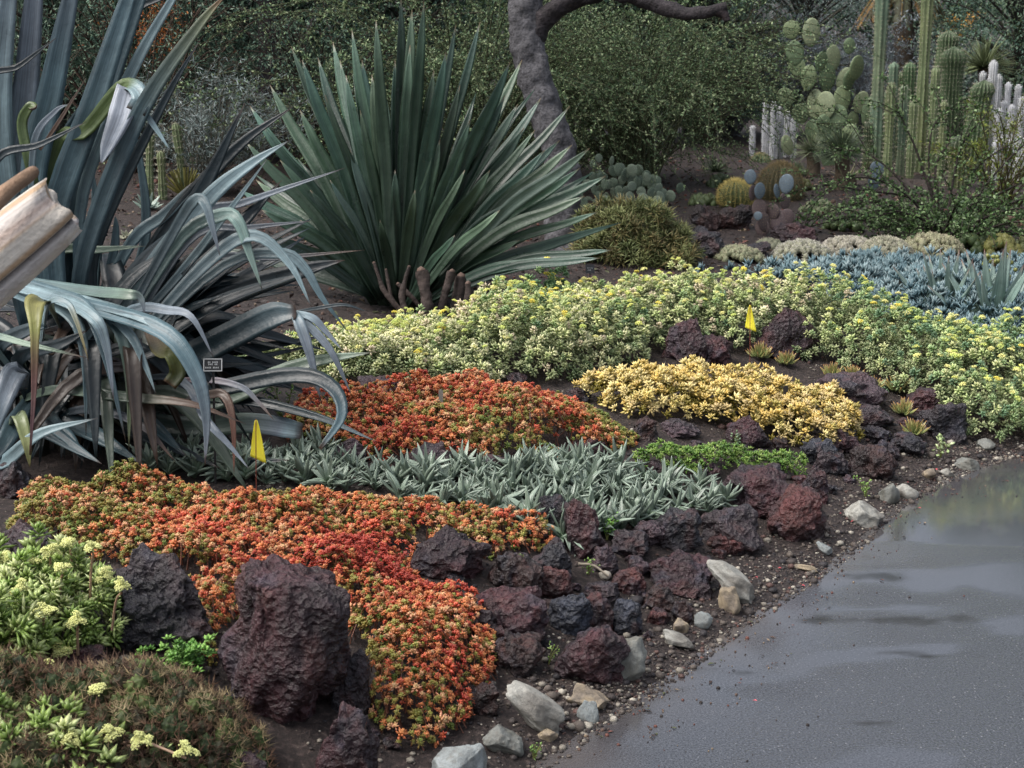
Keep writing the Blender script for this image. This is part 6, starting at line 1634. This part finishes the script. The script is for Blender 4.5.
obj('trunk', log_piece(0, Ltot, .115, .062, math.radians(-24), 0, 4, .02), M['wood'], t)
sp0, sp1 = pt(-30, 232, 2.45), pt(33, 172, 2.55)
mb = MB(); tube(mb, [sp0, (sp0 + sp1) / 2 + [0, 0, .01], sp1], .017, .011, 14, C(140, 114, 92), 16, .2, 6)
v, f = ico(2); mb.add(v * .0112 + sp1, f, C(124, 100, 82)); obj('broken_branch', mb, M['wood'], t)

c = at(432, 330); t = thing('dead_stump', 'cluster of dead brown cut stems at the foot of the stiff agave', 'stump', c); dS = depth(c)
for k, (q, w) in enumerate([([(428, 322), (425, 295), (421, 271)], 7), ([(438, 322), (444, 298), (452, 272)], 5), ([(456, 318), (458, 295), (461, 277)], 7), ([(408, 318), (402, 296), (409, 267)], 3), ([(404, 314), (385, 292), (374, 263)], 2.6), ([(432, 320), (414, 300), (398, 284)], 3), ([(464, 318), (468, 300), (468, 284)], 5), ([(402, 312), (392, 298), (386, 270)], 2.2)]):
    mb = MB(); P = [pt(x, y, dS + .05 * (k % 3)) for x, y in q]
    tube(mb, P, w * dS / F_PX, w * .75 * dS / F_PX, 12, C(62, 54, 51), 26, .4, k)
    v, f = ico(1); mb.add(v * w * .72 * dS / F_PX + P[-1], f, C(96, 80, 72)); obj('stem', mb, M['bark'], t)
p0, p1 = at(578, 573), at(608, 582)
mb = MB(); tube(mb, [p0 + [0, 0, .03], (p0 + p1) / 2 + [0, 0, .04], p1 + [0, 0, .02]], .005, .003, 7, C(170, 158, 140), 10, .1)
tag(obj('twig', mb, M['wood'], None, p0), 'dry whitish twig lying among the lava rocks below the silver rosettes', 'twig')

# ------------------------------------------------------------------ flags, labels, markers
def flag(px_, ytop, ybot, wpx, yb, label, lean, d=None):
    base = at(px_, yb); d = depth(base); s_ = d / F_PX
    top = pt(px_, ytop, d); t = thing('marker_flag', label, 'flag', base)
    mb = MB(); tube(mb, [base - [0, 0, .05], (base + top) / 2, top + [0, 0, .004]], .0016, .0016, 6, C(120, 60, 50), 6); obj('stake', mb, M['metal'], t)
    h, w = (ybot - ytop) * s_, wpx * s_
    mb = MB(); nu, nv = 9, 14; V = []
    for sgn in (1, -1):
        for j in range(nv):
            v = j / (nv - 1)
            for i in range(nu):
                u = i / (nu - 1)
                wd = w * (.12 + .88 * v ** .8)
                x = (u - .45 + lean * v) * wd; z = -h * v * (1 - .14 * (1 - u)); y = .012 * math.sin(u * 3 + v * 2) * v * .7 - sgn * .0007
                V.append(top + np.array([x, y, z]))
    V = np.array(V); m_ = nu * nv; f = []
    for j in range(nv - 1):
        for i in range(nu - 1):
            a = j * nu + i; f.append([a, a + 1, a + nu + 1, a + nu]); f.append([m_ + a + nu, m_ + a + nu + 1, m_ + a + 1, m_ + a])
    rim = [j * nu for j in range(nv)] + [(nv - 1) * nu + i for i in range(1, nu)] + [j * nu + nu - 1 for j in range(nv - 2, -1, -1)] + list(range(nu - 2, 0, -1))
    for a, b_ in zip(rim, rim[1:] + rim[:1]): f.append([a, b_, b_ + m_, a + m_])
    mb.add(V, np.array(f), C(255, 238, 72)); obj('flag', mb, M['flag'], t)
flag(256, 420, 464, 17, 500, 'yellow marker flag in front of the big agave beside the silver rosettes', .0)
flag(750, 305, 332, 11, 368, 'yellow marker flag before the big peaked lava rock', .1)
def plate(px_, py, w, h, yg, label, rows, border, tilt=.3, dmore=0.0):
    g = at(px_, yg); d = depth(g) + dmore; g = pt(px_, yg, d); g[2] = min(g[2], tz(g[0], g[1])); s_ = d / F_PX
    t = thing('plant_label', label, 'sign', g); c = pt(px_, py, d); W_, H_ = w * s_ / 2, h * s_ / 2
    X_, Y_ = np.array([1., 0, 0]), norm(np.array([0, tilt, 1.])); Z_ = np.cross(X_, Y_)
    if Z_[1] > 0: Z_ = -Z_
    def box(mb, cx, cy, hw, hh, z0, z1, col):
        V = np.array([c + X_ * (cx + a * hw) + Y_ * (cy + b_ * hh) + Z_ * z for z in (z0, z1) for a, b_ in ((-1, -1), (1, -1), (1, 1), (-1, 1))])
        mb.add(V, np.array([(0, 1, 2, 3), (7, 6, 5, 4), (0, 4, 5, 1), (1, 5, 6, 2), (2, 6, 7, 3), (3, 7, 4, 0)]), col)
    mb = MB(); box(mb, 0, 0, W_, H_, 0, .003, C(30, 31, 34)); obj('plate', mb, M['metal'], t, flat_shade=True)
    mb = MB(); tube(mb, [c - Z_ * .003, (c - Z_ * .006 + g) / 2, g - [0, 0, .05]], .004, .004, 6, C(34, 34, 36), 6); obj('stake', mb, M['metal'], t)
    if border:
        mb = MB(); e_ = .0012
        for sx in (-1, 1): box(mb, sx * (W_ - e_ * 1.5), 0, e_, H_ - e_ * .5, .0032, .004, C(180, 184, 186))
        for sy in (-1, 1): box(mb, 0, sy * (H_ - e_ * 1.5), W_ - e_ * 3, e_, .0032, .004, C(180, 184, 186))
        obj('border', mb, M['ink'], t, flat_shade=True)
    if rows:
        mb = MB()
        for r_, (yy, n, span) in enumerate(rows):
            for k in range(n):
                x = (-1 + 2 * (k + .5) / n) * span * W_
                if (k * 7 + r_ * 3) % 5 == 4: continue
                for q in range(2): box(mb, x + (q - .5) * span * W_ / n * .7, yy * H_, span * W_ / n * .16, H_ * (.10 if (k + q) % 3 else .14), .0032, .0038, C(200, 204, 206))
        obj('lettering', mb, M['ink'], t, flat_shade=True)
plate(213, 365, 19, 13, 430, 'small black plant label with white border and lines under the agave leaves', [(.42, 7, .55), (.1, 6, .5), (-.42, 10, .8)], True, .25, -.55)
plate(590, 269, 9, 9, 302, 'small dark plant label on a stake in the pale sedum below the stiff agave tips', [(.2, 5, .6), (-.25, 4, .5)], False)
def stub(px_, y0, y1, w, label, col):
    d = depth(at(px_, y1, .1)); g = pt(px_, y1, d); top = pt(px_, y0, d); g[2] = tz(g[0], g[1])
    mb = MB(); s_ = w * d / F_PX / 2
    V = np.array([[x, y, z] for (z, k) in ((g[2] - .03, 1), (top[2] - .006, 1), (top[2], .6)) for x, y in ((g[0] - s_ * k, g[1] - s_ * .5), (g[0] + s_ * k, g[1] - s_ * .5), (g[0] + s_ * k, g[1] + s_ * .5), (g[0] - s_ * k, g[1] + s_ * .5))])
    f = [(i * 4 + k, i * 4 + (k + 1) % 4, i * 4 + 4 + (k + 1) % 4, i * 4 + 4 + k) for i in range(2) for k in range(4)] + [(8, 9, 10, 11), (3, 2, 1, 0)]
    mb.add(V, np.array(f), col); tag(obj('marker_stake', mb, M['metal'], None, g, True), label, 'stake')
stub(785, 385, 404, 4.5, 'short black marker stake sticking out of the yellow sedum', C(36, 34, 36))
stub(441, 389, 408, 4.5, 'short grey marker stake in the smaller orange sedum patch', C(120, 118, 112))

# ------------------------------------------------------------------ little weeds and sprigs
def sprig(px_, py, h, n, label, cols, leaf=.014, branches=6, cat='weed', name='weed'):
    c = at(px_, py); d = depth(c); H_ = h * d / F_PX; t = thing(name, label, cat, c); mb, ml = MB(), MB(); P = []
    for k in range(branches):
        a = U(0, 6.28); e = c + np.array([math.cos(a) * H_ * U(.15, .6), math.sin(a) * H_ * .4 * U(.2, 1), H_ * U(.55, 1.05)])
        q = tube(mb, [c - [0, 0, .01], c + (e - c) * .5 + [0, 0, H_ * .12], e], .0016, .001, 5, C(120, 126, 70), 8)
        P.append(q[rng.integers(2, 8, n // branches)] + rng.normal(0, .006, (n // branches, 3)))
    P = np.concatenate(P)
    ml.scatter(spindle(leaf, leaf * .6, leaf * .15) + (np.ones((6, 3)),), P, anyrot(len(P), .4), U(.7, 1.2, len(P)), np.array(cols)[rng.integers(0, len(cols), len(P))])
    obj('stems', mb, M['sedum'], t); obj('leaves', ml, M['sedum'], t)
GW = [C(140, 176, 92), C(116, 156, 72), C(164, 190, 116)]
sprig(514, 594, 38, 70, 'upright green weed sprig growing between lava rocks below the orange sedum', GW)
sprig(548, 664, 24, 26, 'tiny pale green weed at the foot of the undercut brown rock', GW, .010, 3)
sprig(588, 574, 16, 40, 'small yellow green weed above the dry white twig', GW, .012)
sprig(607, 540, 26, 60, 'bright green leafy weed below the silver rosettes by the tall maroon rock', [C(100, 150, 60), C(120, 168, 76)], .018)
sprig(866, 497, 20, 50, 'green weed on the soil beside the large white stone', GW, .014)
sprig(940, 458, 20, 26, 'pale broad leaved weed on the soil below the charcoal end rock', [C(176, 196, 136), C(196, 210, 160)], .035, 5)
sprig(534, 758, 14, 34, 'tiny grass green weed at the asphalt edge near the bottom', [C(96, 132, 60), C(120, 150, 80)], .010)
sprig(736, 446, 14, 40, 'small grey green succulent sprig beside the cone shaped rock', [C(140, 160, 130), C(120, 146, 110)], .016)
sprig(548, 466, 24, 60, 'pale green clover like sprig at the front of the smaller orange sedum', [C(150, 176, 136), C(130, 160, 112)], .016)
sprig(720, 330, 26, 40, 'dry pale green sprig arching over the dark rock left of the flag', [C(190, 196, 140), C(170, 170, 120)], .018)
sprig(410, 640, 20, 30, 'yellow green weed peeking from the edge of the orange sedum', GW, .014)
c = at(285, 425); sprig(285, 425, 40, 110, 'light green leafy weed growing up between the lower agave leaves', [C(96, 128, 62), C(120, 150, 78)], .016, 8)
# succulents on the red soil far left between the agaves
for (x, y, s_, cl, lb) in [(148, 202, .13, C(150, 170, 158), 'pale silvery rosette on the red soil behind the left agave'), (106, 196, .1, C(120, 140, 104), 'small green rosette on the red soil behind the left agave'), (128, 232, .07, C(170, 172, 150), 'tiny pale rosette on the red soil above the dead log')]:
    rosette_plant('far_rosette', lb, x, y + 8, 16, s_, .035, (.2, 1.3), [(0, cl * .7), (1, cl)], 'succulent', None, .006, mat='sedum')
c = at(186, 196); t = thing('yellow_succulent', 'spiky yellow succulent seen through the left agave leaves', 'succulent', c); mb = MB()
for k in range(46):
    a, e = U(0, 6.28), U(.4, 1.5); dv = np.array([math.cos(a) * math.cos(e), math.sin(a) * math.cos(e), math.sin(e)]); tube(mb, [c, c + dv * .1, c + dv * .2 + [0, 0, .02]], .012, .006, 6, C(134, 130, 76) * U(.7, 1.1), 5)
obj('stems', mb, M['cactus'], t)
for i, (x, y0, y1) in enumerate([(183, 122, 196), (163, 150, 198), (150, 133, 203)]):
    column(x, y0, y1, 8, ['brownish slender column cactus rising behind the folded lilac leaf', 'shorter brownish column cactus left of the slender one', 'thin brownish column cactus nearest the upright agave leaves'][i], 'yellow', 0, 'dry_column', 'brownish columns behind the left agave', lean=.06 * (i - 1))

# ------------------------------------------------------------------ litter on the bare ground behind the beds
n = 17000
x, y = U(-4.5, 6, n), U(6.5, 15, n); k_ = edge_s(x, y) > 2.2; x, y = x[k_], y[k_]
P = np.stack([x, y, terr(x, y) + .004], 1)
Rm = frames(np.tile([0, 0, 1.], (len(P), 1)), .3)[:, :, [0, 1, 2]]
mb = MB(); lt = np.array([C(84, 66, 56), C(58, 46, 42), C(120, 104, 86), C(44, 38, 36), C(96, 60, 52), C(70, 74, 50)])
mb.scatter(leafq(.045, .02), P, Rm, U(.4, 1.3, len(P)), lt[rng.integers(0, 6, len(P))])
n2_i = rng.choice(len(P), 3000); mb.scatter(blob(1), P[n2_i] + [.03, .02, 0], Rm[n2_i], .008 * np.exp(rng.normal(0, .5, 3000)), lt[rng.integers(0, 5, 3000)])
tag(obj('leaf_litter', mb, M['stone']), 'brown fallen leaves and grit on the bare soil behind the beds', 'litter', kind='stuff')

# grit and leaf bits washed onto the asphalt edge
n = 900
ci = rng.integers(34, 140, n); q0, q1 = EDGE[ci], EDGE[np.minimum(ci + 1, len(EDGE) - 1)]
dr = norm(q1 - q0); q = q0 + R((n, 1)) * (q1 - q0) + np.stack([dr[:, 1], -dr[:, 0]], 1) * (np.abs(rng.exponential(.10, n)))[:, None]
kk = (q[:, 1] > 2.4) & (q[:, 1] < 9); q = q[kk]
mb = MB(); P = np.stack([q[:, 0], q[:, 1], np.full(len(q), .0015)], 1)
mb.scatter(blob(1), P, frames(np.tile([0, 0, 1.], (len(P), 1)), .2), .0018 * np.exp(rng.normal(0, .6, len(P))), lt[rng.integers(0, 5, len(P))])
j = rng.choice(len(P), 120); mb.scatter(leafq(.022, .009), P[j] + [.02, .01, .001], frames(np.tile([0, 0, 1.], (120, 1)), .12), U(.5, 1.2, 120), lt[rng.integers(0, 6, 120)])
j = rng.choice(len(P), 26); mb.scatter(leafq(.014, .009), P[j] * [1, 1, 0] + np.stack([-U(.05, .3, 26), U(.0, .2, 26), np.zeros(26)], 1) + [0, 0, .03], frames(np.tile([0, 0, 1.], (26, 1)), .2), 1.0, C(190, 84, 90))
tag(obj('edge_grit', mb, M['stone']), 'fine grit and leaf bits washed onto the edge of the wet asphalt', 'grit', kind='stuff')
